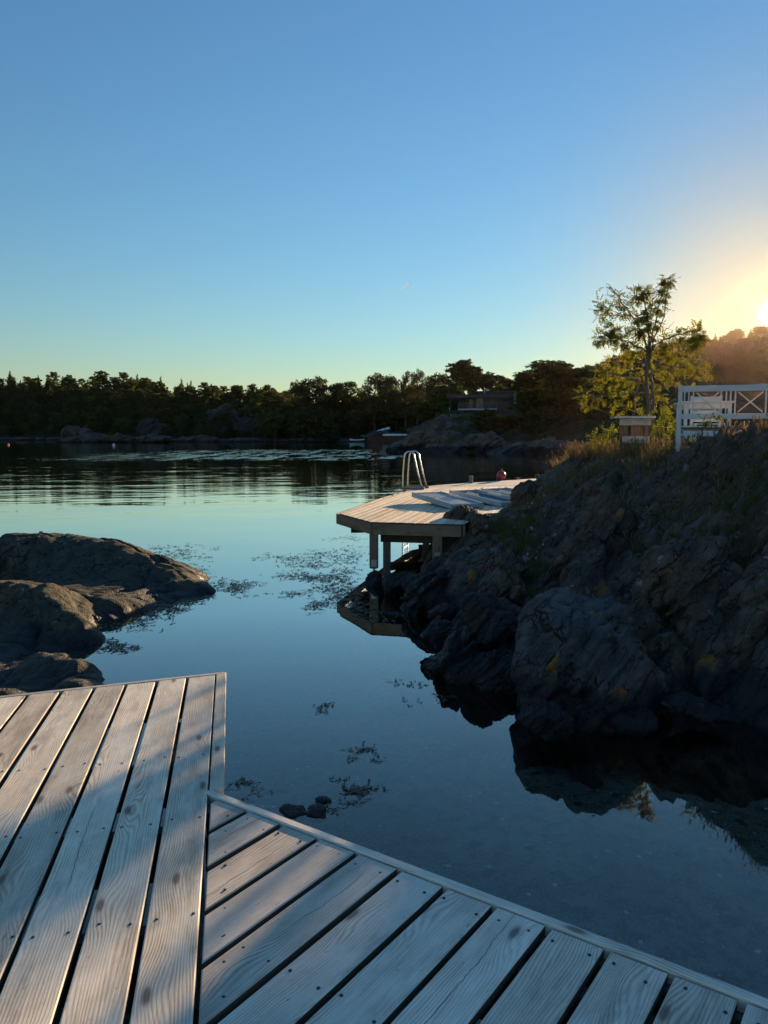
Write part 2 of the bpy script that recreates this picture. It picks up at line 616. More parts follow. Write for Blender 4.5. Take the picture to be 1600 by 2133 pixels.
M['white_boat'] = flat_mat('white_boat_paint', (0.78, 0.80, 0.82), 0.4, 0, 0.4, 0.08, 2)
M['blue'] = flat_mat('blue_cloth', (0.085, 0.20, 0.30), 0.8, 0, 0.2, 0.15, 9)
M['paleblue'] = flat_mat('pale_blue_paint', (0.33, 0.42, 0.47), 0.55, 0, 0.35, 0.08, 7)
M['red'] = flat_mat('red_vinyl', (0.36, 0.028, 0.035), 0.35, 0, 0.5, 0.12, 8)
M['orange'] = flat_mat('orange_vinyl', (0.75, 0.2, 0.05), 0.4)
M['rope'] = flat_mat('blue_rope', (0.25, 0.27, 0.28), 0.9)
M['rock'] = rock_mat('shore_rock', (0.088, 0.064, 0.053), (0.020, 0.015, 0.013), (0.18, 0.145, 0.125), 0.34, 0.3, 0.5, 0.75, 0.5, (-0.78, 0.15, 0.6))
M['rock_blue'] = rock_mat('blue_grey_boulder_rock', (0.075, 0.074, 0.080), (0.026, 0.025, 0.028), (0.16, 0.155, 0.16), 0.30, 0.3, 0.5, 0.9, 0.0, (-0.75, 0.3, 0.6))
M['rock_left'] = rock_mat('smooth_shore_rock', (0.055, 0.060, 0.045), (0.018, 0.020, 0.016), (0.10, 0.098, 0.074), 0.15, 0.28, 0.22, 0.12, 0.0, (0.45, -0.35, 0.8))
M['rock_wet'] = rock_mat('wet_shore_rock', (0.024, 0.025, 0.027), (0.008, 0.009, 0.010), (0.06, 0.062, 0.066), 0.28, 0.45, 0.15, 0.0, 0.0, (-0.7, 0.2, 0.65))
M['rock_far'] = rock_mat('far_shore_rock', (0.15, 0.11, 0.095), (0.05, 0.04, 0.036), (0.25, 0.20, 0.17), 0.9, 0.8, 0.2, 0.3, 0.7, (-0.6, 0.2, 0.75), 0.09)
M['rock_cliff'] = rock_mat('cliff_rock', (0.045, 0.043, 0.042), (0.014, 0.014, 0.014), (0.09, 0.085, 0.08), 0.5, 0.5, 0.1, 0.0, 0.9, (-0.6, 0.2, 0.75), 0.06)
M['rock_pale'] = rock_mat('pale_shore_rock', (0.095, 0.09, 0.088), (0.03, 0.028, 0.028), (0.19, 0.18, 0.17), 0.5, 0.5, 0.2, 0.0, 0.8, (-0.6, 0.2, 0.75), 0.06)


def ground_mat():
    m, t = new_mat('wooded_ground')
    p = t.pos()
    a = t.noise(p, 0.08, 6, 0.6)
    b = t.noise(p, 0.7, 5, 0.65)
    nz = t.sep(t.n('ShaderNodeNewGeometry', out=1))[2]
    veg = t.mix(t.mapr(b, 0.3, 0.7), (0.018, 0.024, 0.012), (0.055, 0.058, 0.028))
    rk = t.mix(t.mapr(b, 0.3, 0.7), (0.06, 0.052, 0.048), (0.17, 0.15, 0.135))
    f = t.mapr(t.math('ADD', nz, t.math('MULTIPLY', t.math('SUBTRACT', a, 0.5), 0.9)), 0.62, 0.82)
    z = t.sep(p)[2]
    f = t.math('MULTIPLY', f, t.mapr(z, 0.6, 1.6))
    c = t.mix(f, rk, veg)
    c = t.mix(t.mapr(t.math('ADD', z, b), 0.6, 1.1, 1, 0), c, (0.02, 0.02, 0.02))
    t.out(t.bsdf(c, 0.95, t.bump(b, 0.8, 0.5), 0.1))
    return m


M['ground'] = ground_mat()
M['needle'] = leaf_mat('conifer_needles', [(0.022, 0.040, 0.016), (0.042, 0.066, 0.024), (0.08, 0.10, 0.032)], 0.45, 0.8, (1.2, 1.0, 0.5), 0.5)
M['needle_warm'] = leaf_mat('pine_needles', [(0.026, 0.040, 0.017), (0.048, 0.064, 0.024), (0.09, 0.094, 0.034)], 0.32, 0.8, (1.3, 1.0, 0.5), 0.5)
M['broadleaf'] = leaf_mat('broad_leaves', [(0.035, 0.055, 0.014), (0.06, 0.085, 0.02), (0.10, 0.12, 0.03)], 0.3, 0.7, (1.3, 1.1, 0.4), 0.5)
M['bark'] = flat_mat('bark', (0.10, 0.07, 0.05), 0.95, 0, 0.1, 0.4, 8, 0.5)
M['rowan_leaf'] = leaf_mat('rowan_leaves', [(0.05, 0.08, 0.014), (0.09, 0.115, 0.016), (0.16, 0.15, 0.02), (0.30, 0.16, 0.03)], 0.5, 0.55, (1.7, 1.5, 0.5), 1.1)
M['rowan_bark'] = flat_mat('rowan_bark', (0.13, 0.11, 0.095), 0.8, 0, 0.25, 0.3, 20, 0.4)
M['shrub_leaf'] = leaf_mat('shrub_leaves', [(0.05, 0.075, 0.012), (0.09, 0.115, 0.016), (0.16, 0.17, 0.02)], 0.5, 0.6, (1.7, 1.5, 0.4), 2.0)
M['dry_grass'] = leaf_mat('dry_grass_blades', [(0.10, 0.085, 0.045), (0.17, 0.14, 0.075), (0.27, 0.22, 0.12)], 0.4, 0.8, (1.2, 1.0, 0.7), 2.0)
M['green_grass'] = leaf_mat('green_grass_blades', [(0.045, 0.062, 0.016), (0.085, 0.10, 0.028), (0.15, 0.145, 0.05)], 0.35, 0.8, (1.3, 1.1, 0.5), 2.0)
M['petal'] = flat_mat('white_petals', (0.75, 0.75, 0.72), 0.7, 0, 0.2, 0.05)
M['weed'] = leaf_mat('bladder_wrack', [(0.018, 0.014, 0.006), (0.045, 0.032, 0.010), (0.10, 0.066, 0.018)], 0.1, 0.35, None, 6.0)
M['tar'] = flat_mat('dark_wall_paint', (0.075, 0.06, 0.06), 0.8, 0, 0.2, 0.15, 1.0, 0.2)
M['roofing'] = flat_mat('roofing_felt', (0.085, 0.08, 0.085), 0.85, 0, 0.2, 0.2, 1.0)
M['railgrey'] = flat_mat('grey_rail_paint', (0.17, 0.18, 0.2), 0.6)
M['trimgrey'] = flat_mat('pale_trim', (0.50, 0.53, 0.57), 0.6, 0, 0.3, 0.1, 2.0)
M['jettywood'] = flat_mat('brown_jetty_planks', (0.135, 0.062, 0.042), 0.85, 0, 0.2, 0.3, 1.0)
M['gull'] = flat_mat('gull_feathers', (0.10, 0.10, 0.11), 0.8)


def glass_mat():
    m, t = new_mat('dark_window_glass')
    t.out(t.bsdf((0.02, 0.024, 0.028), 0.06, None, 0.5))
    return m


M['glass'] = glass_mat()


def seabed_mat():
    m, t = new_mat('sandy_seabed')
    p = t.pos()
    x, y, z = t.sep(p)
    a = t.noise(p, 1.1, 5, 0.6)
    b = t.noise(p, 9.0, 5, 0.65)
    g = t.noise(p, 70.0, 3, 0.6)
    c = t.mix(t.mapr(a, 0.35, 0.7), (0.13, 0.14, 0.115), (0.30, 0.30, 0.25))
    c = t.mix(t.mapr(b, 0.45, 0.62, 0, 0.9), c, (0.03, 0.034, 0.026))
    c = t.mix(t.mapr(g, 0.45, 0.75, 0, 0.8), c, (0.55, 0.54, 0.48))
    v = t.n('ShaderNodeTexVoronoi', {'Vector': t.vmath('ADD', p, t.scale(t.noise(p, 14.0, 3, col=True), 0.06)), 'Scale': 11.0})
    vc = t.n('ShaderNodeSeparateColor', {0: t.last.outputs[1]})
    peb = t.math('MULTIPLY', t.mapr(v, 0.2, 0.14), t.math('GREATER_THAN', vc, 0.8))
    c = t.mix(peb, c, (0.85, 0.85, 0.8))
    v2 = t.n('ShaderNodeTexVoronoi', {'Vector': t.vmath('ADD', p, t.scale(t.noise(p, 9.0, 3, col=True), 0.1)), 'Scale': 6.0})
    vc2 = t.n('ShaderNodeSeparateColor', {0: t.last.outputs[1]})
    peb2 = t.math('MULTIPLY', t.mapr(v2, 0.3, 0.2), t.math('LESS_THAN', vc2, 0.3))
    c = t.mix(t.math('MULTIPLY', peb2, 0.9), c, (0.03, 0.033, 0.026))
    weed_depth_dim = t.mapr(t.math('ADD', y, t.math('MULTIPLY', a, 4.0)), 9.0, 16.0)  # far bed darkened: weed, plus light loss with depth put into the colour
    c = t.mix(weed_depth_dim, c, (0.012, 0.018, 0.014))
    t.out(t.bsdf(c, 0.95, t.bump(b, 0.6, 0.05), 0.1))
    return m


def water_mat():
    m, t = new_mat('sea_water')
    p = t.pos()
    x, y, z = t.sep(p)
    dist = t.math('SQRT', t.math('ADD', t.math('MULTIPLY', x, x), t.math('MULTIPLY', y, y)))
    # calm cove, light ripples in the bay, a wind-ruffled patch further out
    cen = lambda sc_, k_, dt_=3: t.math('MULTIPLY', t.math('SUBTRACT', t.noise(p, sc_, dt_), 0.5), k_)
    calm = t.mapr(t.math('ADD', dist, cen(0.12, 14.0)), 14.0, 36.0)
    v1 = t.n('ShaderNodeVectorRotate', {'Vector': p, 'Angle': R(-9)}, rotation_type='Z_AXIS')
    v1 = t.vmath('MULTIPLY', v1, (0.33, 1.0, 1.0))
    n1 = t.noise(v1, 1.15, 3, 0.5, 0.4)
    n2 = t.noise(v1, 3.4, 3, 0.5, 0.3)
    n3 = t.noise(v1, 0.36, 2, 0.5, 0.3)
    n5 = t.noise(v1, 0.7, 2, 0.5, 0.3)
    swell = t.noise(t.vmath('MULTIPLY', p, (0.3, 1.0, 1.0)), 0.5, 2, 0.5)
    yy = t.math('ADD', y, cen(0.05, 34.0, 4))
    patch = t.math('MULTIPLY', t.mapr(yy, 64.0, 84.0), t.mapr(yy, 128.0, 106.0))
    xx = t.math('ADD', x, cen(0.07, 26.0))
    patch = t.math('MULTIPLY', patch, t.math('MULTIPLY', t.mapr(xx, -40.0, -12.0), t.mapr(xx, 6.0, -6.0)))
    gust = t.mapr(t.noise(t.vmath('MULTIPLY', p, (0.55, 0.10, 1.0)), 1.0, 4, 0.75), 0.47, 0.62)
    h = t.math('ADD', t.math('MULTIPLY', n1, 0.008), t.math('MULTIPLY', n2, 0.0022))
    h = t.math('ADD', h, t.math('ADD', t.math('MULTIPLY', n3, 0.034), t.math('MULTIPLY', n5, 0.020)))
    h = t.math('MULTIPLY', h, calm)
    h = t.math('ADD', h, t.math('MULTIPLY', swell, t.mapr(dist, 5.0, 16.0, 0.0008, 0.004)))
    n4 = t.noise(t.vmath('MULTIPLY', p, (0.5, 1.0, 1.0)), 1.6, 4, 0.6)
    h = t.math('ADD', h, t.math('MULTIPLY', t.math('MULTIPLY', n4, 0.15), t.math('MULTIPLY', patch, gust)))
    tiny = t.noise(p, 26.0, 3, 0.5)
    h = t.math('ADD', h, t.math('MULTIPLY', tiny, 0.00002))
    nrm = t.bump(h, 1.0, 1.0)
    fr = t.n('ShaderNodeFresnel', {'IOR': 1.34, 'Normal': nrm})
    fr = t.ramp(fr, [(0.02, 0.055), (0.061, 0.135), (0.25, 0.68), (0.48, 0.88), (1.0, 1.0)])
    gl = t.n('ShaderNodeBsdfGlossy', {'Color': (0.97, 0.97, 0.90, 1), 'Roughness': 0.008, 'Normal': nrm})
    tr = t.n('ShaderNodeBsdfTransparent', {'Color': (0.82, 0.89, 0.85, 1)})
    t.out(t.n('ShaderNodeMixShader', {0: fr, 1: tr, 2: gl}))
    return m


M['seabed'] = seabed_mat()
M['water'] = water_mat()
# ------------------------------------------------------------------ camera, sky, sun
cam = bpy.data.cameras.new('camera')
cam.sensor_fit = 'VERTICAL'
cam.sensor_height = 36.0
cam.lens = 36.0 * FOC / 2133.0
cam.clip_start = 0.05
cam.clip_end = 40000.0
co = bpy.data.objects.new('camera', cam)
COL.objects.link(co)
co.location = (0, 0, CAMH)
co.rotation_euler = (R(90) - PITCH, 0, 0)
scene.camera = co

world = bpy.data.worlds.new('World')
scene.world = world
world.use_nodes = True
world.node_tree.nodes.clear()
w = T(world.node_tree)
sky = w.n('ShaderNodeTexSky', sky_type='NISHITA', sun_disc=False, sun_elevation=SUN_EL, sun_rotation=SUN_AZ, altitude=0.0, air_density=1.45, dust_density=0.0, ozone_density=4.9)
# aureole of the low sun: bright core and a warm halo round the sun's direction
gdir = w.n('ShaderNodeTexCoord', out=0)
dt = w.n('ShaderNodeVectorMath', {0: gdir, 1: tuple(SUN)}, out=1, operation='DOT_PRODUCT')
dt = w.math('MAXIMUM', dt, 0.0)
halo = None
for pw, k, c_ in ((70.0, 0.95, (1.0, 0.48, 0.0)), (1500.0, 4.0, (1.0, 0.62, 0.08)), (26000.0, 60.0, (1.0, 0.85, 0.5))):
    g_ = w.math('MULTIPLY', w.math('POWER', dt, pw), k)
    g_ = w.vmath('MULTIPLY', w.comb(g_, g_, g_), c_)
    halo = g_ if halo is None else w.vmath('ADD', halo, g_)
low_ = w.math('POWER', dt, 60.0)
tone = w.comb(1.0, w.math('SUBTRACT', 1.0, w.math('MULTIPLY', low_, 0.26)), w.math('SUBTRACT', 1.0, w.math('MULTIPLY', low_, 0.46)))
skyc = w.vmath('ADD', w.vmath('MULTIPLY', sky, tone), halo)
bg = w.n('ShaderNodeBackground', {'Color': skyc, 'Strength': 0.085})
wo = world.node_tree.nodes.new('ShaderNodeOutputWorld')
world.node_tree.links.new(bg, wo.inputs[0])

sl = bpy.data.lights.new('sun', 'SUN')
sl.energy = 5.0
sl.angle = R(0.5)
sl.color = (1.0, 0.70, 0.40)
so = bpy.data.objects.new('sun', sl)
COL.objects.link(so)
so.rotation_euler = Vector((-SUN[0], -SUN[1], -SUN[2])).to_track_quat('-Z', 'Y').to_euler()

scene.view_settings.view_transform = 'Standard'
scene.view_settings.look = 'None'
scene.view_settings.exposure = 1.25
scene.view_settings.gamma = 1.0
scene.cycles.use_denoising = True
scene.cycles.max_bounces = 10
scene.cycles.transparent_max_bounces = 24
scene.cycles.sample_clamp_indirect = 4.0
scene.cycles.caustics_reflective = False

# ------------------------------------------------------------------ sea floor and water
def sea():
    xs = np.concatenate([np.linspace(-900, -14, 20), np.linspace(-12, 12, 110), np.linspace(14, 900, 20)])
    ys = np.concatenate([np.linspace(-60, -4, 8), np.linspace(-3, 24, 120), np.linspace(27, 1200, 26)])
    X, Y = np.meshgrid(xs, ys)
    q = np.stack([X.ravel(), Y.ravel(), np.zeros(X.size)], 1)
    d = np.hypot(q[:, 0], q[:, 1])
    z = -0.40 - 0.4 * sstep(4, 12, q[:, 1]) - 2.2 * sstep(12, 40, d) - 6 * sstep(40, 150, d) + 0.10 * fbm(q * 0.7, 4)
    q[:, 2] = z
    o = fast_mesh('seabed', q, grid_faces(len(xs), len(ys)), M['seabed'], True)
    tag(o, kind='structure')
    b = MB()
    b.add([(-1000, -70, 0), (1000, -70, 0), (1000, 1300, 0), (-1000, 1300, 0)], [(0, 1, 2, 3)])
    tag(b.build('water', M['water']), kind='structure')


sea()

def haze():
    m, t = new_mat('added_glare_haze')
    t.out(None, t.n('ShaderNodeVolumePrincipled', {'Color': (1.0, 0.74, 0.60, 1), 'Density': 0.000014, 'Anisotropy': 0.86}))  # volume added to give the veil of glare round the low sun
    b = MB()
    b.box((0, 630, 44.5), (2100, 1440, 111))
    tag(b.build('haze', m), 'faint warm haze added over the bay for the sun glare', 'haze', None, 'stuff')


haze()
# ------------------------------------------------------------------ plank decks
def hull(pts):
    pts = sorted(set((round(float(a), 6), round(float(b), 6)) for a, b in pts))
    if len(pts) < 3:
        return pts

    def half(seq):
        h = []
        for q in seq:
            while len(h) > 1 and (h[-1][0] - h[-2][0]) * (q[1] - h[-2][1]) - (h[-1][1] - h[-2][1]) * (q[0] - h[-2][0]) <= 1e-9:
                h.pop()
            h.append(q)
        return h[:-1]
    return half(pts) + half(pts[::-1])


def inset(poly, d):
    n = len(poly)
    out = []
    for k in range(n):
        p0, p1, p2 = np.array(poly[k - 1]), np.array(poly[k]), np.array(poly[(k + 1) % n])
        a = (p1 - p0) / (np.linalg.norm(p1 - p0) + 1e-9)
        b = (p2 - p1) / (np.linalg.norm(p2 - p1) + 1e-9)
        na, nb = np.array([-a[1], a[0]]), np.array([-b[1], b[0]])
        c = 1 + na @ nb
        m = (na + nb) / max(c, 0.35)
        out.append(tuple(p1 + m * d))
    return out


def planks(name, poly, ang, off0, pitch, width, z, th, mat, parent, rng, chamfer=0.004, screw_z=None, joists=None, screws=None, krange=(-60, 60)):
    """boards running along heading ang (from +Y towards +X) clipped to poly"""
    d = np.array([math.sin(ang), math.cos(ang)])
    n = np.array([math.cos(ang), -math.sin(ang)])
    b = MB()
    b.uv, b.rnd, ctr = [], [], []
    poly = [np.array(q[:2], float) for q in poly]
    for k in range(*krange):
        lo = off0 + k * pitch + rng.uniform(-0.0015, 0.0015)
        hi = lo + width
        pts = []
        for o in (lo, hi):
            ts = []
            for i in range(len(poly)):
                p, q = poly[i - 1], poly[i]
                a, c = p @ n - o, q @ n - o
                if (a < 0) != (c < 0):
                    s = a / (a - c)
                    ts.append(((p + (q - p) * s) @ d))
            if len(ts) >= 2:
                pts += [n * o + d * min(ts), n * o + d * max(ts)]
        for q in poly:
            if lo + 1e-4 < q @ n < hi - 1e-4:
                pts.append(q)
        h = hull(pts)
        if len(h) < 3:
            continue
        area = 0.5 * abs(sum(h[i - 1][0] * h[i][1] - h[i][0] * h[i - 1][1] for i in range(len(h))))
        if area < 0.002:
            continue
        r = rng.random()
        us = rng.uniform(0, 50)
        dz = rng.uniform(-0.0015, 0.0015)
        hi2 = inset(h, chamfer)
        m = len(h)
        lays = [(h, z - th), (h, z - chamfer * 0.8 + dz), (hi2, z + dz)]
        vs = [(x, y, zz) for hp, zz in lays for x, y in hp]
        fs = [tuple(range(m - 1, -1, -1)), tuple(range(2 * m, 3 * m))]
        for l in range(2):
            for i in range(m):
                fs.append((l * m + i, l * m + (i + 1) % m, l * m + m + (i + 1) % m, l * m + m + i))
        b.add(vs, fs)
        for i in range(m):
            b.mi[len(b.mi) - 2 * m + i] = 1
        for x, y, zz in vs:
            q = np.array([x, y])
            b.uv.append((q @ d + us, q @ n - lo + k * 0.731 + (zz - z) * 0.7))
            b.rnd.append(r)
            ctr.append(q @ n - (lo + hi) / 2 - (r - 0.5) * 0.05)
        if screws is not None and joists is not None:
            ts = [np.array(q) @ d for q in h]
            t0, t1 = min(ts), max(ts)
            for j in joists:
                if t0 + 0.03 < j < t1 - 0.03:
                    for fr in (0.17, 0.83):
                        c = n * (lo + width * fr + rng.uniform(-0.012, 0.012)) + d * (j + rng.uniform(-0.014, 0.014))
                        screws.append((c[0], c[1], z + dz - 0.003))
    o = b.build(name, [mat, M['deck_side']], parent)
    at = o.data.attributes.new('ctr', 'FLOAT', 'POINT')
    at.data.foreach_set('value', np.array(ctr, np.float32))
    return o


def lumber(name, segs, mat, parent, rng, bev=0.003):
    """straight timbers (a, b, width, height) as one mesh with grain along each"""
    b = MB()
    b.uv, b.rnd = [], []
    ctr = []
    for a, c, w_, h_ in segs:
        n0 = len(b.v)
        b.bar(a, c, w_, h_, bev)
        a, c = np.array(a, float), np.array(c, float)
        x = (c - a) / np.linalg.norm(c - a)
        up = np.array([0, 0, 1.0]) if abs(x[2]) < 0.9 else np.array([1.0, 0, 0])
        y = np.cross(up, x)
        y /= np.linalg.norm(y)
        zz = np.cross(x, y)
        r, us, vs = rng.random(), rng.uniform(0, 50), rng.uniform(0, 9)
        for q in b.v[n0:]:
            q = np.array(q) - a
            b.uv.append((q @ x + us, q @ y + q @ zz + vs))
            b.rnd.append(r)
            ctr.append(1.0)
    o = b.build(name, mat, parent)
    at = o.data.attributes.new('ctr', 'FLOAT', 'POINT')
    at.data.foreach_set('value', np.array(ctr, np.float32))
    return o


ZD = 0.97
rng = random.Random(5)


def put_screws(pts, parent):
    pts = sorted(pts, key=lambda q: (q[0] ** 2 + (q[1] - 0.3) ** 2) if q[1] > 1.55 else 99)
    b = MB()
    b.lathe((0, 0, 0), [(0.0052, 0.0), (0.0052, 0.0042), (0.003, 0.0046)], 8)
    first = b.build('screw', M['screw'], parent)
    first.matrix_parent_inverse = Matrix.Translation(-Vector(parent['_loc']))
    for k, q in enumerate(pts[:100]):
        o = first
        if k:
            o = first.copy()
            COL.objects.link(o)
            o.parent = parent
            o.matrix_parent_inverse = first.matrix_parent_inverse.copy()
        o.location = q
    rest = MB()
    for q in pts[100:]:
        rest.lathe(q, [(0.0052, 0.0), (0.0052, 0.0042), (0.003, 0.0046)], 8)
    if len(pts) > 100:
        rest.build('screws', M['screw'], parent)['kind'] = 'stuff'


def foreground_decks():
    a = R(-11.65)
    d = np.array([math.sin(a), math.cos(a)])
    n = np.array([math.cos(a), -math.sin(a)])
    A = np.array([-0.987, 4.409])            # free corner
    e = np.array([-2.140, 3.990]) - A
    e /= np.linalg.norm(e)
    off = np.array([-0.804, 3.295]) @ n       # right edge of the last full board
    tw = 0.058
    root = empty('wooden_deck', (-1.6, 2.5, ZD), 'sun dappled weathered plank deck with boards running towards the bay', 'deck')
    Ai = A - n * (tw + 0.006)
    far = A + e * 4.2
    # end trim is a narrow board on the free end, boards stop against it
    et = 0.034
    Ai2 = Ai - d * (et + 0.004)
    fi2 = far - d * (et + 0.004)
    right = n * off
    poly = [right + d * (-0.9), Ai2 + n * (off - Ai2 @ n), fi2, fi2 - d * 6.2]
    sc = []
    js = [3.33, 2.76, 2.18, 1.60, 1.02]
    planks('deck_boards', poly, a, off - 0.1535, 0.1715, 0.1535, ZD, 0.028, M['deck'], root, rng, 0.004, None, js, sc, (-30, 1))
    put_screws(sc, root)
    # side trim from the free corner to the junction, end trim along the free end
    J = np.array([-0.6797, 2.8987])
    s0 = J + d * 0.004
    ln = ((A - s0) @ d)
    c0 = n * (off + 0.006 + tw / 2)
    lumber('side_trim', [((*(c0 + d * (s0 @ d)), ZD - 0.021), (*(c0 + d * (A @ d - 0.004)), ZD - 0.021), tw, 0.044)], M['deck'], root, rng)
    m0 = A - d * (et / 2)
    lumber('end_trim', [((*(m0 + n * 0.0), ZD - 0.02), (*(m0 + e * 4.2), ZD - 0.02), et, 0.044)], M['deck_grey'], root, rng)
    lumber('fascia', [((*(A - d * 0.03 - n * 0.01 + e * 0.03), ZD - 0.145), (*(A - d * 0.03 + e * 4.15), ZD - 0.145), 0.045, 0.2),
                      ((*(A - n * 0.03 - d * 0.03), ZD - 0.145), (*(n * (A @ n - 0.03) + d * (J @ d - 0.1)), ZD - 0.145), 0.045, 0.2)], M['timber_grey'], root, rng)
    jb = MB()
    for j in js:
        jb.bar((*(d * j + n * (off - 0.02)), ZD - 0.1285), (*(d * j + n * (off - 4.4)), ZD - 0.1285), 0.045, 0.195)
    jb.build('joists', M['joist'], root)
    for q in (A - d * 0.2 - n * 0.22, A - d * 0.2 + e * 2.4 - n * 0.1, n * (off - 0.3) + d * 1.5):
        lumber('post', [((q[0], q[1], ZD - 0.25), (q[0], q[1], -0.7), 0.14, 0.14)], M['timber_grey'], root, rng)

    # lower right deck: boards across towards the water
    b_ = R(36.4)
    d2 = np.array([math.sin(b_), math.cos(b_)])
    n2 = np.array([math.cos(b_), -math.sin(b_)])
    T0 = np.array([-0.714, 2.902])
    T1 = np.array([0.9926, 1.7693])
    td = (T1 - T0) / np.linalg.norm(T1 - T0)
    tn = np.array([-td[1], td[0]])           # towards the water
    if tn[1] < 0:
        tn = -tn
    root2 = empty('wooden_deck', (0.4, 1.8, ZD), 'shaded grey plank deck with diagonal boards ending in a long edge trim over the water', 'deck')
    inn = T0 - tn * 0.040
    le = n * (off + 0.013)
    # left limit: line along d through le
    def on_left(t):
        return le + d * t
    # intersection of left limit with inner trim line
    Am = np.stack([d, -td], 1)
    s = np.linalg.solve(Am, inn - le)
    C0 = le + d * s[0]
    poly2 = [C0, le + d * 0.1, le + d * 0.1 + np.array([3.4, -1.4]), inn + td * 4.4]
    sc2 = []
    g = np.array([-0.09, 2.446])
    js2 = [q for q in (2.42, 1.85, 1.28, 0.7, 0.1, -0.5)]
    # screws sit near the trimmed ends, so rows follow the trim
    o2 = planks('deck_boards', poly2, b_, g @ n2 + 0.0095, 0.1745, 0.154, ZD - 0.004, 0.028, M['deck_grey'], root2, rng, 0.004, None, None, None, (-12, 26))
    for k in range(-8, 20):
        lo = g @ n2 + 0.0095 + k * 0.1745
        for fr in (0.17, 0.83):
            o_ = lo + 0.154 * fr + rng.uniform(-0.012, 0.012)
            for back in (0.055, 0.62, 1.2, 1.8):
                # along the board, measured from the inner trim line
                q0 = inn - tn * back * 0.93
                s_ = np.linalg.solve(np.stack([d2, -td], 1), q0 - n2 * o_)
                c = n2 * o_ + d2 * s_[0] + d2 * rng.uniform(-0.02, 0.02)
                if (c - le) @ n > 0.03 and c[1] > 0.2:
                    sc2.append((c[0], c[1], ZD - 0.007))
            # and along the junction with the other deck
            s_ = np.linalg.solve(np.stack([d2, -d], 1), le + n * 0.06 - n2 * o_)
            c = n2 * o_ + d2 * s_[0]
            if (inn - c) @ tn > 0.09 and c[1] > 0.2:
                sc2.append((c[0], c[1], ZD - 0.007))
    put_screws(sc2, root2)
    m0 = T0 - tn * 0.017 + td * 0.0
    lumber('edge_trim', [((*m0, ZD - 0.021), (*(m0 + td * 4.6), ZD - 0.021), 0.034, 0.046)], M['deck_grey'], root2, rng)
    f0 = T0 - tn * 0.03 + td * 0.05
    lumber('fascia', [((*f0, ZD - 0.148), (*(f0 + td * 4.5), ZD - 0.148), 0.045, 0.2)], M['timber_grey'], root2, rng)
    jb = MB()
    for back in (0.16, 0.75, 1.35):
        q0 = inn - tn * back
        jb.bar((*(q0 + td * (0.12 + back * 0.55)), ZD - 0.1345), (*(q0 + td * 4.3), ZD - 0.1345), 0.045, 0.2)
    jb.build('joists', M['joist'], root2)
    for k in (0.6, 2.2, 3.9):
        q = T0 + td * k - tn * 0.2
        lumber('post', [((q[0], q[1], ZD - 0.25), (q[0], q[1], -0.7), 0.14, 0.14)], M['timber_grey'], root2, rng)


foreground_decks()

# ------------------------------------------------------------------ bathing pier
PIER = [(-0.91, 13.78), (-0.22, 12.25), (1.28, 11.92), (1.14, 13.35), (2.4, 13.75), (3.3, 16.0), (6.3, 25.3), (5.16, 24.66), (1.57, 21.35), (0.70, 20.0), (-0.07, 17.35)]


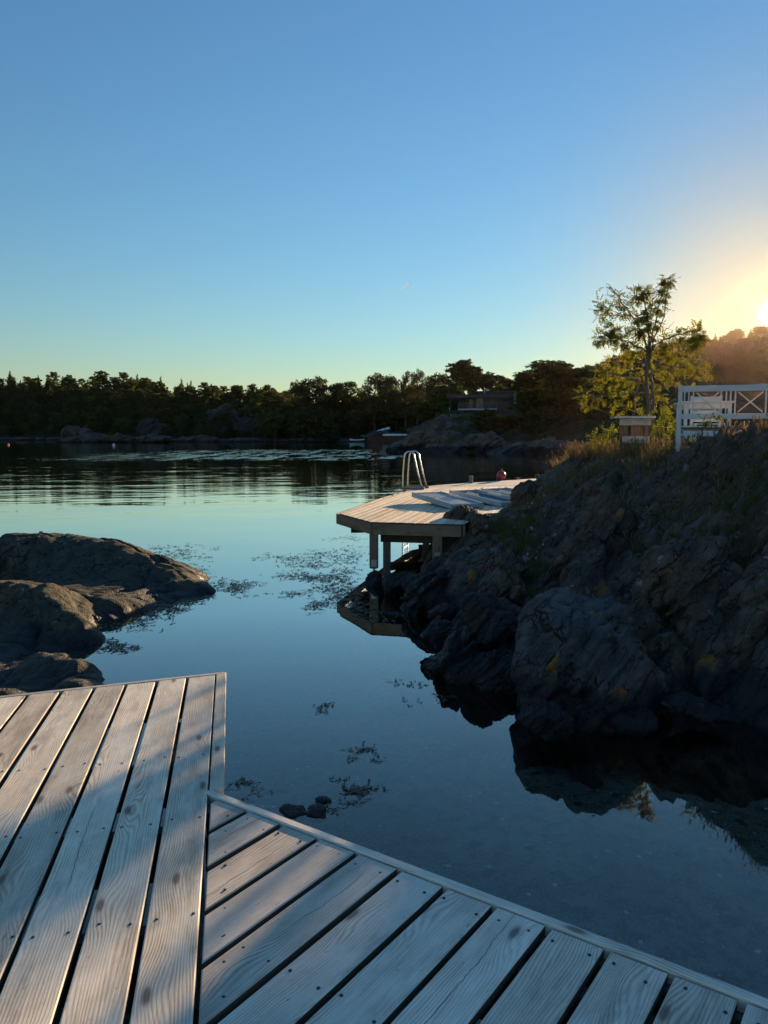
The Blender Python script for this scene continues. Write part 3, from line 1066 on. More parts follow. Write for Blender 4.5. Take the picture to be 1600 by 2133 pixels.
def pier():
    root = empty('bathing_pier', (1.5, 17.0, ZD), 'sunlit wooden bathing pier on square posts beside the right rocks', 'pier')
    split = [(0.70, 20.0), (5.0, 20.6)]
    a = R(14.5)
    main = [(-0.91, 13.78), (-0.22, 12.25), (1.28, 11.92), (1.14, 13.35), (2.4, 13.75), (3.3, 16.0), (4.95, 20.9), (0.80, 20.2), (0.70, 20.0), (-0.07, 17.35)]
    planks('deck_boards', main, a, -4.2, 0.1525, 0.145, ZD, 0.028, M['pier'], root, rng, 0.004, None, None, None, (0, 70))
    far_ = [(0.82, 20.22), (4.95, 20.92), (6.3, 25.3), (5.16, 24.66), (1.57, 21.35)]
    planks('far_deck_boards', far_, R(84), -30.0, 0.1525, 0.145, ZD - 0.002, 0.028, M['deck_grey'], root, rng, 0.004, None, None, None, (0, 120))
    seq = [(-0.07, 17.35), (-0.91, 13.78), (-0.22, 12.25), (1.28, 11.92), (1.14, 13.35)]
    ctr = np.array([1.5, 17.0])
    segs = []
    full = [(1.57, 21.35), (0.70, 20.0)] + seq
    full = [(5.16, 24.66)] + full
    for p, q in zip(full[:-1], full[1:]):
        p, q = np.array(p), np.array(q)
        u = (q - p) / np.linalg.norm(q - p)
        nn = np.array([-u[1], u[0]])
        if nn @ (ctr - p) < 0:
            nn = -nn
        p2, q2 = p + nn * 0.028 + u * 0.024, q + nn * 0.028 - u * 0.024
        segs.append(((*p2, ZD - 0.122), (*q2, ZD - 0.122), 0.045, 0.185))
    for s_ in segs:
        lumber('fascia', [s_], M['timber'], root, rng)
    # beams below
    for a_, e_, w_, h_ in (
            ((-0.62, 13.85, ZD - 0.305), (2.2, 14.35, ZD - 0.305), 0.09, 0.18),
            ((-0.05, 12.62, ZD - 0.30), (1.2, 12.35, ZD - 0.30), 0.09, 0.17),
            ((0.15, 17.2, ZD - 0.305), (3.4, 17.6, ZD - 0.305), 0.09, 0.18),
            ((0.95, 20.0, ZD - 0.305), (4.4, 20.5, ZD - 0.305), 0.09, 0.18),
            ((1.75, 21.2, ZD - 0.306), (5.0, 24.1, ZD - 0.306), 0.09, 0.18),
    ):
        MB().bar(a_, e_, w_, h_).build('beam', M['joist'], root)
    jo = MB()
    for k in range(9):
        x0 = -0.5 + 0.55 * k
        jo.bar((x0 - 0.05 + 0.02, 13.9 - 0.0 + k * 0.06, ZD - 0.12), (x0 + 1.5, 20.0, ZD - 0.12), 0.045, 0.18)
    jo.build('joists', M['joist'], root)

    def post(x, y, z0, mat, rz, shoe=False):
        o = lumber('post', [((x, y, ZD - 0.216), (x, y, z0), 0.15, 0.15)], mat, root, rng, 0.006)
        if shoe:
            s_ = MB()
            s_.box((x, y - 0.078, z0 + 0.085), (0.09, 0.005, 0.12))
            s_.box((x, y - 0.0, z0 - 0.01), (0.09, 0.09, 0.012))
            s_.tube([(x, y, z0 - 0.004), (x, y, z0 - 0.45)], 0.016, 8)
            so_ = s_.build('post_shoe', M['galv'], None)
            so_.parent = o
            so_.matrix_parent_inverse = Matrix.Identity(4)
        return o
    p1 = P(779, 1110, 12.42)
    post(p1[0], p1[1], 0.185, M['timber'], 0, True)
    p2 = P(911, 1110, 12.18)
    post(p2[0], p2[1], 0.35, M['timber'], 0, True)
    p3 = P(806, 1110, 14.3)
    post(p3[0], p3[1], -0.9, M['timber_grey'], 0)
    for x, y in ((1.0, 17.4), (1.35, 20.1), (2.4, 21.9), (3.6, 20.4), (3.9, 23.2)):
        post(x, y, -1.4, M['timber_grey'], 0)


pier()


def ladder():
    d = np.array([0.28, 0.96])       # along the pier edge
    i = np.array([0.96, -0.28])      # inboard
    base = np.array([0.70, 19.95])
    root = empty('bathing_ladder', (base[0], base[1], ZD), 'polished steel bathing ladder with two looped handrails at the pier edge', 'ladder')
    for k, s_ in enumerate((-0.27, 0.27)):
        o = base + d * s_
        pts = []
        for z in (-0.75, 0.0, 0.6, 1.05):
            pts.append((*(o - i * 0.13), z))
        top = 1.97 - 0.0
        # slight lean inward then loop
        a0 = o - i * 0.13
        c = o + i * 0.03
        r = 0.135
        pts.append((*(o - i * 0.125), 1.35))
        for t in range(0, 9):
            th = math.pi - t * (math.pi - 0.25) / 8
            pts.append((*(c + i * 0.02 + i * (r * math.cos(th))), top - 0.135 + r * math.sin(th)))
        pts.append((*(o + i * 0.30), 1.35))
        pts.append((*(o + i * 0.40), ZD + 0.045))
        b = MB()
        b.tube(pts, 0.021, 12)
        b.build('handrail', M['steel'], root, True)
        f = MB()
        q = o + i * 0.14
        f.box((q[0], q[1], ZD + 0.026), (0.66, 0.075, 0.05), math.atan2(i[1], i[0]), 0, 0, 0.004)
        f.build('mounting_board', M['timber_grey'], root)
    for z in (0.62, 0.34, 0.06, -0.22, -0.5):
        b = MB()
        p_, q_ = base - i * 0.13 - d * 0.25, base - i * 0.13 + d * 0.25
        b.bar((*p_, z), (*q_, z), 0.06, 0.025, 0.004)
        b.build('step', M['steel'], root)


ladder()


def pier_things():
    # mooring post
    p = P(981, 1006, 22.2)
    b = MB()
    b.lathe((p[0], p[1], ZD + 0.002), [(0.06, 0), (0.062, 0.01), (0.060, 0.17), (0.066, 0.175), (0.066, 0.20), (0.05, 0.212)], 16)
    o = b.build('mooring_post', M['timber_grey'], None, False, (p[0], p[1], ZD))
    tag(o, 'short pale round mooring post standing on the far edge of the pier', 'mooring post')
    # red buoy
    p = P(1044, 1000, 23.55)
    bz = MB()
    cz = ZD + 0.152
    prof = []
    for k in range(15):
        th = -math.pi / 2 + math.pi * k / 14
        prof.append((max(0.004, 0.150 * math.cos(th)), 0.150 * math.sin(th)))
    bz.lathe((p[0], p[1], cz), prof, 28)
    root = empty('mooring_buoy', (p[0], p[1], ZD), 'red round mooring buoy resting at the far pier edge', 'buoy')
    bz.build('buoy_body', M['red'], root, True)
    e = MB()
    e.tube([(p[0] + 0.15 * math.cos(q) * 0 + 0.03 * math.cos(q), p[1], cz + 0.165 + 0.03 * math.sin(q)) for q in np.linspace(-0.6, math.pi + 0.6, 12)], 0.009, 8)
    e.build('rope_eye', M['red'], root, True)
    # small cleat
    p = P(1079, 999, 24.0)
    c = MB()
    c.box((p[0], p[1], ZD + 0.02), (0.04, 0.03, 0.04))
    c.bar((p[0] - 0.09, p[1] - 0.03, ZD + 0.05), (p[0] + 0.09, p[1] + 0.03, ZD + 0.05), 0.025, 0.022, 0.005)
    tag(c.build('mooring_cleat', M['galv'], None, False, (p[0], p[1], ZD)), 'small metal mooring cleat on the pier edge right of the red buoy', 'cleat')

    def lounger(c0, ang, L, W_, zb, label, blue, lift):
        """folded-flat sun lounger: painted frame, cloth bed, notched adjusting racks"""
        u = np.array([math.sin(ang), math.cos(ang)])
        v = np.array([math.cos(ang), -math.sin(ang)])
        c0 = np.array(c0)
        root = empty('sun_lounger', (*c0, zb), label, 'sun lounger', 'sun loungers lying on the pier')

        def pt(a, b, z):
            q = c0 + u * a + v * b
            return (q[0], q[1], zb + z)
        f = MB()
        for s_ in (-1, 1):
            f.bar(pt(-L / 2, s_ * W_ / 2, 0.05), pt(L / 2, s_ * W_ / 2, 0.05 + lift), 0.035, 0.105, 0.004)
        f.bar(pt(-L / 2 + 0.02, -W_ / 2 + 0.02, 0.05), pt(-L / 2 + 0.02, W_ / 2 - 0.02, 0.05), 0.035, 0.08, 0.004)
        f.bar(pt(L / 2 - 0.02, -W_ / 2 + 0.02, 0.05 + lift), pt(L / 2 - 0.02, W_ / 2 - 0.02, 0.05 + lift), 0.035, 0.08, 0.004)
        f.build('frame', M['paleblue'], root)
        c = MB()
        nl = 12
        if blue:
            c.add([pt(-L / 2 + 0.04, -W_ / 2 + 0.02, 0.03), pt(L / 2 - 0.04, -W_ / 2 + 0.02, 0.03 + lift), pt(L / 2 - 0.04, W_ / 2 - 0.02, 0.03 + lift), pt(-L / 2 + 0.04, W_ / 2 - 0.02, 0.03)], [(0, 1, 2, 3)])
            q0 = len(c.v)
            c.add([pt(-L / 2 + 0.04, -W_ / 2 + 0.02, 0.026), pt(L / 2 - 0.04, -W_ / 2 + 0.02, 0.026 + lift), pt(L / 2 - 0.04, W_ / 2 - 0.02, 0.026 + lift), pt(-L / 2 + 0.04, W_ / 2 - 0.02, 0.026)], [(3, 2, 1, 0)])
            c.build('bed_cloth', M['blue'], root)
        else:
            for k in range(nl):
                a_ = -L / 2 + 0.1 + (L - 0.2) * k / (nl - 1)
                z_ = 0.05 + lift * (a_ + L / 2) / L
                c.bar(pt(a_, -W_ / 2 + 0.02, z_ + 0.02), pt(a_, W_ / 2 - 0.02, z_ + 0.02), L / nl - 0.012, 0.016, 0.002, (0, 0, 1))
            c.build('bed_slats', M['paleblue'], root)
        for s_ in (-1, 1):
            r = MB()
            for k in range(9):
                a_ = 0.0 + 0.05 * k - 0.35
                z_ = 0.09 + lift * (a_ + L / 2) / L
                r.bar(pt(a_, s_ * (W_ / 2 - 0.06), z_ + 0.0), pt(a_ + 0.018, s_ * (W_ / 2 - 0.06), z_ + 0.055), 0.016, 0.016)
            r.bar(pt(-0.40, s_ * (W_ / 2 - 0.06), 0.085 + lift * (L / 2 - 0.4) / L), pt(0.1, s_ * (W_ / 2 - 0.06), 0.085 + lift * (L / 2 + 0.1) / L), 0.02, 0.03)
            r.build('notched_rack', M['white'], root)
        return root
    lounger((1.28, 15.3), R(158), 1.85, 0.68, ZD + 0.10, 'pale blue sun lounger lying folded flat nearest the ladder on the pier', False, -0.09)
    lounger((2.22, 15.75), R(152), 1.9, 0.7, ZD + 0.115, 'white framed sun lounger with blue cloth lying flat between two others', True, -0.105)
    lounger((3.02, 16.35), R(150), 1.9, 0.7, ZD + 0.115, 'white framed blue cloth sun lounger lying partly hidden behind the rock', True, -0.105)


pier_things()
# ------------------------------------------------------------------ near rocks
BVH = {}


def rock_detail(v, n, amp, strata, seed, cell=1.5, crack=0.05, ledge=1.0):
    """faceted blocks, open joints, layered ledges and grain displaced along the normal"""
    e1, e2, e3 = basis(strata)
    w_ = np.stack([v @ e1, v @ e2, v @ e3], 1)
    warp = np.stack([fbm(v * 1.3 + 9, 3, k=seed), fbm(v * 1.3 + 31, 3, k=seed + 3), fbm(v * 1.3 + 57, 3, k=seed + 6)], 1)
    q = w_ * np.array([0.62, 0.75, 1.7]) * cell + 0.22 * warp
    f1, f2, rid, vec = worley(q, seed)
    d = (rid[:, 0] - 0.5) * 0.5 + ((rid - 0.5) * vec).sum(1) * 0.7
    d = d - crack / amp * np.exp(-((f2 - f1) / 0.05) ** 2)
    g1, g2, gid, gv = worley(q * 2.6 + 3.1, seed + 5)
    d = d + (gid[:, 0] - 0.5) * 0.16 + ((gid - 0.5) * gv).sum(1) * 0.26 - 0.12 * np.exp(-((g2 - g1) / 0.06) ** 2)
    busy = 0.06 + 0.6 * sstep(-0.05, 0.3, fbm(v * 0.9 + 70, 3, k=seed + 15))
    h1, h2, hid, hv = worley(q * 7.0 + 1.7, seed + 8)
    d = d + busy * ((hid[:, 0] - 0.5) * 0.06 + ((hid - 0.5) * hv).sum(1) * 0.13)
    d = d + 0.30 * fbm(v * 1.6, 4, k=seed + 20)
    # saw-tooth steps along the foliation, broken up from block to block
    for fr, k_, sd in ((1.5, 0.95, 50), (4.5, 0.36, 60), (15.0, 0.12, 70)):
        h = w_[:, 2] * fr + 1.0 * fbm(v * fr * 0.35, 3, k=seed + sd) + rid[:, 1] * 3.0
        fr_ = h - np.floor(h)
        saw = np.where(fr_ > 0.12, (1 - fr_) / 0.88, fr_ / 0.12)
        d = d + (busy if fr > 5 else 1.0) * ledge * k_ * (saw - 0.5) * (0.3 + 0.7 * sstep(-0.2, 0.2, fbm(v * fr * 0.25 + 40, 2, k=seed + sd + 5)))
    d = d + 0.14 * fbm(w_ * np.array([2.2, 2.2, 20.0]), 4, k=seed + 30) + busy * 0.14 * fbm(v * 10, 5, gain=0.6, k=seed + 40)
    return v + n * (d * amp)[:, None]


def terrain_rock(name, ctrl, xr, yr, step, amp, strata, seed, mat, label=None, cell=1.5, crack=0.05, reg=2e-3, floor=-0.9, ledge=1.0, tame=None):
    f = rbf(ctrl, reg)
    xs = np.arange(xr[0], xr[1] + 1e-6, step)
    ys = np.arange(yr[0], yr[1] + 1e-6, step)
    X, Y = np.meshgrid(xs, ys)
    z = np.maximum(f(X.ravel(), Y.ravel()), floor)
    v = np.stack([X.ravel(), Y.ravel(), z], 1)
    n = grid_normals(v, len(xs), len(ys))
    fade = sstep(floor, floor + 0.25, z)
    if tame is not None:
        fade = fade * tame(v)
    v2 = rock_detail(v, n, amp, strata, seed, cell, crack, ledge)
    v2 = v + (v2 - v) * fade[:, None]
    fc = grid_faces(len(xs), len(ys))
    zz = v2[:, 2][fc].max(1)
    fc = fc[zz > -0.75]
    o = fast_mesh(name, v2, fc, mat, True)
    BVH[name] = BVHTree.FromPolygons([tuple(q) for q in v2.tolist()], fc.tolist())
    return o


def drop(x, y, names=('rocky_shore',)):
    for nm in names:
        h = BVH[nm].ray_cast(Vector((x, y, 300)), Vector((0, 0, -1)))
        if h[0] is not None:
            return h[0], h[1]
    return None, None


def boulder(name, c, rad, seed, mat, label, cat='boulder', group=None, sub=5, npl=11, rz=0.0, tilt=(0, 0), amp=0.20, strata=(-0.7, 0.2, 0.65), sharp=26.0, extra=None, kind=None):
    rg = np.random.RandomState(seed)
    bm = bmesh.new()
    bmesh.ops.create_icosphere(bm, subdivisions=sub, radius=1.0)
    v = np.array([q.co[:] for q in bm.verts])
    fc = np.array([[q.index for q in f_.verts] for f_ in bm.faces])
    bm.free()
    dirs = rg.normal(size=(npl, 3))
    dirs /= np.linalg.norm(dirs, axis=1, keepdims=True)
    dist = rg.uniform(0.62, 0.98, npl)
    if extra:
        for dd, ds in extra:
            dd = np.array(dd, float)
            dirs = np.vstack([dirs, dd / np.linalg.norm(dd)])
            dist = np.append(dist, ds)
    cosn = np.maximum(v @ dirs.T, 1e-3) / dist
    # smooth minimum of the distances to the cutting planes
    r = (np.sum(cosn ** sharp, 1) + 0.85 ** sharp) ** (-1 / sharp)
    v = v * r[:, None]
    nrm = v / np.linalg.norm(v, axis=1, keepdims=True)
    v = v * np.array(rad)
    Mx = np.array(Matrix.Rotation(rz, 3, 'Z') @ Matrix.Rotation(tilt[0], 3, 'X') @ Matrix.Rotation(tilt[1], 3, 'Y'))
    v = v @ Mx.T
    nrm = nrm @ Mx.T
    c = np.array(c, float)
    v = v + c
    sc_ = float(np.mean(rad))
    v = (rock_detail(v / sc_ * 0.8, nrm, amp, strata, seed % 97, 1.0, 0.045)) * sc_ / 0.8
    v = v[:] if True else v
    o = fast_mesh(name, v, fc, mat, True, None, None, tuple(c))
    BVH[o.name] = BVHTree.FromPolygons([tuple(q) for q in v.tolist()], fc.tolist())
    return tag(o, label, cat, group, kind)


def right_rock():
    pts = []
    A = lambda px, py, s: pts.append(P(px, py, s))
    W_ = lambda x, y, z: pts.append(np.array([x, y, z]))
    # crest
    A(1108, 1010, 14.2); A(1145, 994, 14.6); A(1180, 976, 14.6); A(1215, 956, 13.9); A(1290, 950, 13.0); A(1350, 948, 12.6); A(1400, 945, 11.2)
    A(1445, 940, 10.2); A(1480, 926, 9.6); A(1530, 910, 9.0); A(1600, 898, 8.6); A(1700, 890, 8.3); A(1900, 890, 8.0)
    # behind the crest
    W_(4.3, 12.3, 2.12); W_(5.3, 12.0, 2.2); W_(6.5, 12.0, 2.25); W_(5.4, 10.3, 2.3); W_(6.8, 9.5, 2.4); W_(8.2, 8.0, 2.5); W_(7.5, 6.0, 2.3)
    W_(4.6, 14.5, 1.95); W_(6.0, 15.0, 1.9); W_(7.5, 14.5, 2.0); W_(5.6, 17.5, 1.2); W_(7.5, 18.0, 1.3); W_(4.2, 17.5, 0.9); W_(6.0, 22.0, 0.4); W_(8.0, 23.0, 0.5)
    W_(3.6, 16.0, 0.9); W_(3.4, 15.0, 1.15)
    # face, upper right
    A(1600, 905, 8.2); A(1500, 930, 8.9); A(1450, 975, 9.3); A(1350, 1000, 10.2); A(1600, 960, 7.9); A(1530, 990, 8.4); A(1600, 1050, 7.5); A(1520, 1060, 8.0)
    A(1450, 1050, 8.7); A(1390, 1050, 9.2); A(1300, 1028, 10.0); A(1240, 1030, 10.6)
    A(1250, 1080, 9.7); A(1210, 1110, 9.5); A(1300, 1090, 9.3); A(1290, 1150, 8.9); A(1230, 1170, 8.6); A(1180, 1180, 8.8); A(1330, 1180, 8.3)
    A(1370, 1130, 8.2); A(1450, 1130, 7.9); A(1500, 1180, 7.45); A(1400, 1200, 7.7); A(1470, 1250, 7.1); A(1380, 1290, 7.2); A(1550, 1170, 7.5); A(1600, 1180, 7.2)
    A(1560, 1280, 6.9); A(1600, 1300, 6.6); A(1500, 1350, 6.65); A(1420, 1380, 6.75); A(1600, 1400, 6.3); A(1500, 1430, 6.45)
    # grassy gully and left spur
    A(1150, 1016, 13.0); A(1120, 1056, 12.2); A(1060, 1090, 11.8); A(1025, 1072, 13.2); A(1062, 1068, 13.4); A(1100, 1110, 10.8); A(1110, 1160, 9.8); A(1095, 1220, 8.9); A(1090, 1290, 8.1); A(1070, 1340, 7.6)
    A(1040, 1110, 11.0); A(1000, 1120, 10.9); A(990, 1150, 10.4); A(950, 1160, 10.5); A(1040, 1170, 9.8); A(1000, 1190, 9.7); A(950, 1200, 10.0); A(1050, 1210, 9.2)
    A(1000, 1250, 8.8); A(960, 1255, 9.2); A(1020, 1300, 8.1); A(970, 1310, 8.3); A(1000, 1350, 7.7)
    A(1000, 1092, 12.4); A(965, 1108, 12.3); W_(1.7, 14.0, 0.72)
    # under the pier
    A(930, 1200, 11.3); A(880, 1195, 12.0); W_(1.0, 13.6, 0.45); W_(1.6, 14.6, 0.4); W_(2.2, 15.5, 0.3); W_(2.9, 16.2, 0.45); W_(1.1, 15.0, -0.05); W_(2.0, 17.5, -0.25)
    # waterline and below
    for x, y in ((3.9, 5.75), (3.2, 5.95), (2.6, 6.1), (2.0, 6.25), (1.5, 6.3), (1.15, 6.7), (0.95, 7.1), (0.72, 7.6), (0.62, 8.2), (0.72, 8.9), (0.62, 9.6), (0.45, 10.6), (0.55, 11.6), (0.75, 12.6), (0.8, 13.8), (4.6, 5.5), (6.0, 4.6)):
        W_(x, y, -0.02)
    for x, y in ((4.5, 4.9), (3.2, 5.2), (2.0, 5.4), (1.0, 6.0), (0.3, 7.0), (0.0, 8.2), (0.0, 9.6), (-0.2, 10.8), (-0.1, 12.4), (0.1, 14.0), (1.0, 16.5), (2.2, 19.5), (3.4, 23.0), (5.0, 27.0), (6.5, 3.6), (8, 27)):
        W_(x, y, -0.75)
    o = terrain_rock('rocky_shore', pts, (-0.4, 8.6), (3.6, 25.0), 0.022, 0.24, (-0.78, 0.15, 0.6), 4, M['rock'], None, 0.9, 0.08, 4e-3, tame=lambda v: 1 - 0.6 * sstep(11.3, 12.8, v[:, 1]))
    tag(o, kind='structure')


def left_rock():
    pts = []
    A = lambda px, py, s: pts.append(P(px, py, s))
    W_ = lambda x, y, z: pts.append(np.array([x, y, z]))
    A(-150, 1135, 12.2); A(0, 1130, 12.2); A(30, 1133, 12.0); A(70, 1117, 12.3); A(130, 1118, 12.3); A(190, 1130, 12.1); A(245, 1143, 12.0); A(300, 1157, 11.9); A(345, 1185, 11.7); A(390, 1208, 11.5); A(438, 1228, 11.4)
    A(-150, 1170, 11.7); A(0, 1168, 11.7); A(100, 1165, 11.8); A(200, 1185, 11.5); A(270, 1200, 11.3); A(330, 1222, 11.2)
    A(-150, 1208, 11.2); A(0, 1208, 11.2); A(100, 1212, 11.2); A(170, 1222, 10.7); A(225, 1245, 10.3); A(255, 1272, 9.9); A(330, 1252, 10.7); A(190, 1250, 9.9)
    A(-200, 1230, 9.3); A(0, 1226, 9.3); A(60, 1232, 9.2); A(110, 1258, 9.0); A(150, 1285, 8.8); A(190, 1325, 8.6)
    A(-150, 1290, 8.85); A(0, 1285, 8.9); A(70, 1300, 8.75); A(120, 1325, 8.6); A(-150, 1352, 8.1); A(0, 1345, 8.15); A(60, 1352, 8.1); A(150, 1366, 7.95)
    A(-150, 1400, 7.5); A(0, 1392, 7.5); A(60, 1368, 7.65); A(120, 1364, 7.65); A(180, 1388, 7.4)
    A(-150, 1450, 6.9); A(0, 1440, 6.9); A(100, 1435, 6.95); A(170, 1425, 7.1)
    for px, py in ((448, 1237), (366, 1262), (300, 1280), (262, 1292), (205, 1310), (205, 1345), (222, 1366), (215, 1385), (228, 1405), (232, 1425), (180, 1465), (60, 1480), (-100, 1490)):
        g = G(px, py, 0)
        W_(g[0] - 0.10, g[1] + 0.02, -0.04)
    for x, y in ((-2.95, 12.4), (-3.4, 13.0), (-4.5, 13.8), (-6.0, 14.2), (-8.0, 14.5)):
        W_(x, y, 0.0)
    for x, y in ((-1.6, 11.2), (-2.2, 11.7), (-2.4, 10.2), (-3.0, 9.3), (-2.7, 8.4), (-2.2, 7.2), (-2.9, 6.3), (-4.5, 6.0), (-6.5, 5.8), (-1.6, 12.4), (-3.0, 14.3), (-5.0, 15.2), (-9, 15.5)):
        W_(x, y, -0.75)
    o = terrain_rock('low_rock_shore', pts, (-8.5, -1.4), (5.8, 15.4), 0.026, 0.125, (0.45, -0.35, 0.8), 71, M['rock_left'], None, 0.6, 0.05, 3e-3, ledge=0.6)
    tag(o, kind='structure')


right_rock()
left_rock()


def boulders():
    B = boulder
    c = P(1222, 1385, 6.55)
    B('boulder', c, (0.66, 0.62, 0.74), 8, M['rock_blue'], 'large angular boulder with orange lichen standing at the water edge', sub=6, npl=7, amp=0.16, strata=(-0.75, 0.3, 0.6), sharp=30,
      extra=[((0.0, -0.2, 1), 0.86), ((-0.9, -0.35, 0.42), 0.72), ((0.85, -0.2, 0.55), 0.74), ((0.05, -1, 0.25), 0.72), ((0.6, -0.8, -0.1), 0.8), ((-0.5, -0.85, 0.0), 0.78)])
    c = P(1140, 1500, 5.95)
    B('boulder', c, (0.24, 0.22, 0.16), 15, M['rock_wet'], 'small dark boulder at the foot of the large lichen boulder', sub=6)
    c = P(1445, 1478, 6.15)
    B('boulder', c, (0.27, 0.25, 0.085), 19, M['rock_wet'], 'flat dark ledge stone low at the waterline right of the large boulder', sub=6)
    c = P(1310, 1490, 6.2)
    B('boulder', c, (0.22, 0.22, 0.13), 29, M['rock_wet'], 'dark rounded stone between the large boulder and the flat ledge stone', sub=4)
    # seaweed-dark rocks in front of the pier
    c = P(955, 1395, 7.55)
    B('boulder', c, (0.40, 0.42, 0.34), 23, M['rock_wet'], 'black wet angular rock projecting furthest into the cove', sub=6, npl=9, amp=0.28, extra=[((-1, -0.2, 0.5), 0.8), ((0.2, -0.6, 0.8), 0.8)])
    c = P(1035, 1400, 7.3)
    B('boulder', c, (0.24, 0.30, 0.30), 37, M['rock_wet'], 'black wet rock between the cove rock and the large boulder', sub=6, amp=0.26)
    c = P(915, 1325, 8.3)
    B('boulder', c, (0.20, 0.26, 0.16), 41, M['rock_wet'], 'blue grey wet rock just behind the black cove rock', sub=6, amp=0.25)
    c = P(1015, 1300, 7.95)
    B('boulder', c, (0.26, 0.42, 0.30), 43, M['rock_wet'], 'dark ridged rock leaning up the slope behind the black cove rock', sub=6, amp=0.2, tilt=(R(20), R(-15)))
    # under the pier
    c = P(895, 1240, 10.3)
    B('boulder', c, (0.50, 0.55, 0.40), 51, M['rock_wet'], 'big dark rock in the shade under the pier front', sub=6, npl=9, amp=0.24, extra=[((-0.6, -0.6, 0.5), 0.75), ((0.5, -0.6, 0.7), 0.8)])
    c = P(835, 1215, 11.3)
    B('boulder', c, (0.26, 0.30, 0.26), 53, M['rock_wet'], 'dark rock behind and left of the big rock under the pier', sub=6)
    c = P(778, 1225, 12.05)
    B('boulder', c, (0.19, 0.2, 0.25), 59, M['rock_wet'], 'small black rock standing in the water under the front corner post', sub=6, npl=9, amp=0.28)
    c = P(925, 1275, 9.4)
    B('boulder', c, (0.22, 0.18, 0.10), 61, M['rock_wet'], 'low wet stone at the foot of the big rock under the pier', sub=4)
    # round and angular stones up the slope
    c = P(1000, 1100, 11.25)
    B('boulder', c, (0.15, 0.16, 0.18), 63, M['rock'], 'rounded grey stone beside the right end of the pier fascia', sub=6, amp=0.12)
    c = P(964, 1076, 12.85)
    B('boulder', c, (0.31, 0.36, 0.15), 67, M['rock'], 'grey rock overlapping the right edge of the pier boards', sub=6, amp=0.18)
    c = P(1100, 1036, 13.7)
    B('boulder', c, (0.28, 0.36, 0.29), 71, M['rock'], 'tall dark rock hiding the ends of the sun loungers', sub=6, npl=9, amp=0.19)
    c = P(1162, 985, 14.9)
    B('boulder', c, (0.30, 0.3, 0.24), 73, M['rock'], 'grey rock on the skyline left of the dry grass tuft', sub=6, amp=0.15)
    c = P(1128, 994, 15.3)
    B('boulder', c, (0.12, 0.14, 0.07), 79, M['rock_far'], 'small reddish stone at the far right end of the pier', sub=4, amp=0.15)
    c = P(1060, 1185, 9.15)
    B('boulder', c, (0.22, 0.24, 0.17), 83, M['rock'], 'grey stone with an orange lichen streak above the grassy gully', sub=6, amp=0.16)
    c = P(1045, 1225, 8.75)
    B('boulder', c, (0.24, 0.26, 0.2), 89, M['rock'], 'brownish sloping stone below the lichen streaked stone', sub=6, amp=0.19)
    c = P(1050, 1278, 8.15)
    B('boulder', c, (0.09, 0.09, 0.075), 97, M['rock'], 'small stone in the gully grass, left one of a pair', sub=4, amp=0.15)
    c = P(1078, 1276, 8.1)
    B('boulder', c, (0.085, 0.09, 0.085), 101, M['rock'], 'small stone in the gully grass, right one of a pair', sub=4, amp=0.15)
    c = P(1075, 1240, 8.5)
    B('boulder', c, (0.10, 0.10, 0.12), 103, M['rock'], 'grey upright stone in the grass above the small pair', sub=4, amp=0.15)
    # big slab leaning on the face
    c = P(1215, 1135, 9.05)
    B('boulder', c, (0.30, 0.34, 0.78), 107, M['rock'], 'long leaning rock slab with a dark overhang on the slope', sub=6, npl=6, amp=0.15, tilt=(R(-28), R(34)), extra=[((1, 0, 0), 0.7), ((-1, 0, 0), 0.7), ((0, -1, 0.1), 0.7), ((0, -0.3, 1), 0.9)])
    c = P(1440, 1215, 7.45)
    B('boulder', c, (0.50, 0.42, 0.52), 109, M['rock'], 'blocky grey rock face right of and above the large boulder', sub=6, npl=7, amp=0.18, tilt=(R(-15), R(20)), extra=[((0, -1, 0.35), 0.72), ((-0.5, -0.2, 1), 0.8), ((0.7, 0, 0.8), 0.82)])
    c = P(1610, 1290, 6.75)
    B('boulder', c, (0.48, 0.42, 0.62), 113, M['rock'], 'tall dark rock with an orange lichen disc at the right edge', sub=6, npl=7, amp=0.16, extra=[((-0.3, -1, 0.3), 0.72), ((0, -0.2, 1), 0.85)])
    # stones awash by the near deck
    for px, py, s_, r_, sd, lab in ((612, 1690, 4.78, (0.085, 0.10, 0.045), 121, 'slaty stone just breaking the surface, left one of a pair by the deck trim'), (660, 1692, 4.75, (0.075, 0.085, 0.035), 127, 'slaty stone just breaking the surface, right one of a pair by the deck trim'), (672, 1668, 4.9, (0.05, 0.05, 0.03), 131, 'smallest slaty stone awash behind the pair by the deck trim')):
        g = G(px, py, 0.0)
        B('awash_stone', (g[0], g[1], -0.008), r_, sd, M['rock_wet'], lab, 'stone', None, 4, 8, 0.3, (0, 0), 0.12)
    c = G(1232, 1540, -0.12)
    B('awash_stone', c, (0.075, 0.06, 0.05), 137, M['rock_pale'], 'pale stone lying under water in front of the large boulder', 'stone', None, 4)


boulders()
# ------------------------------------------------------------------ far land
def ipl(x, tab):
    t = np.array(tab, float)
    return np.stack([np.interp(x, t[:, 0], t[:, k]) for k in range(1, t.shape[1])], -1)


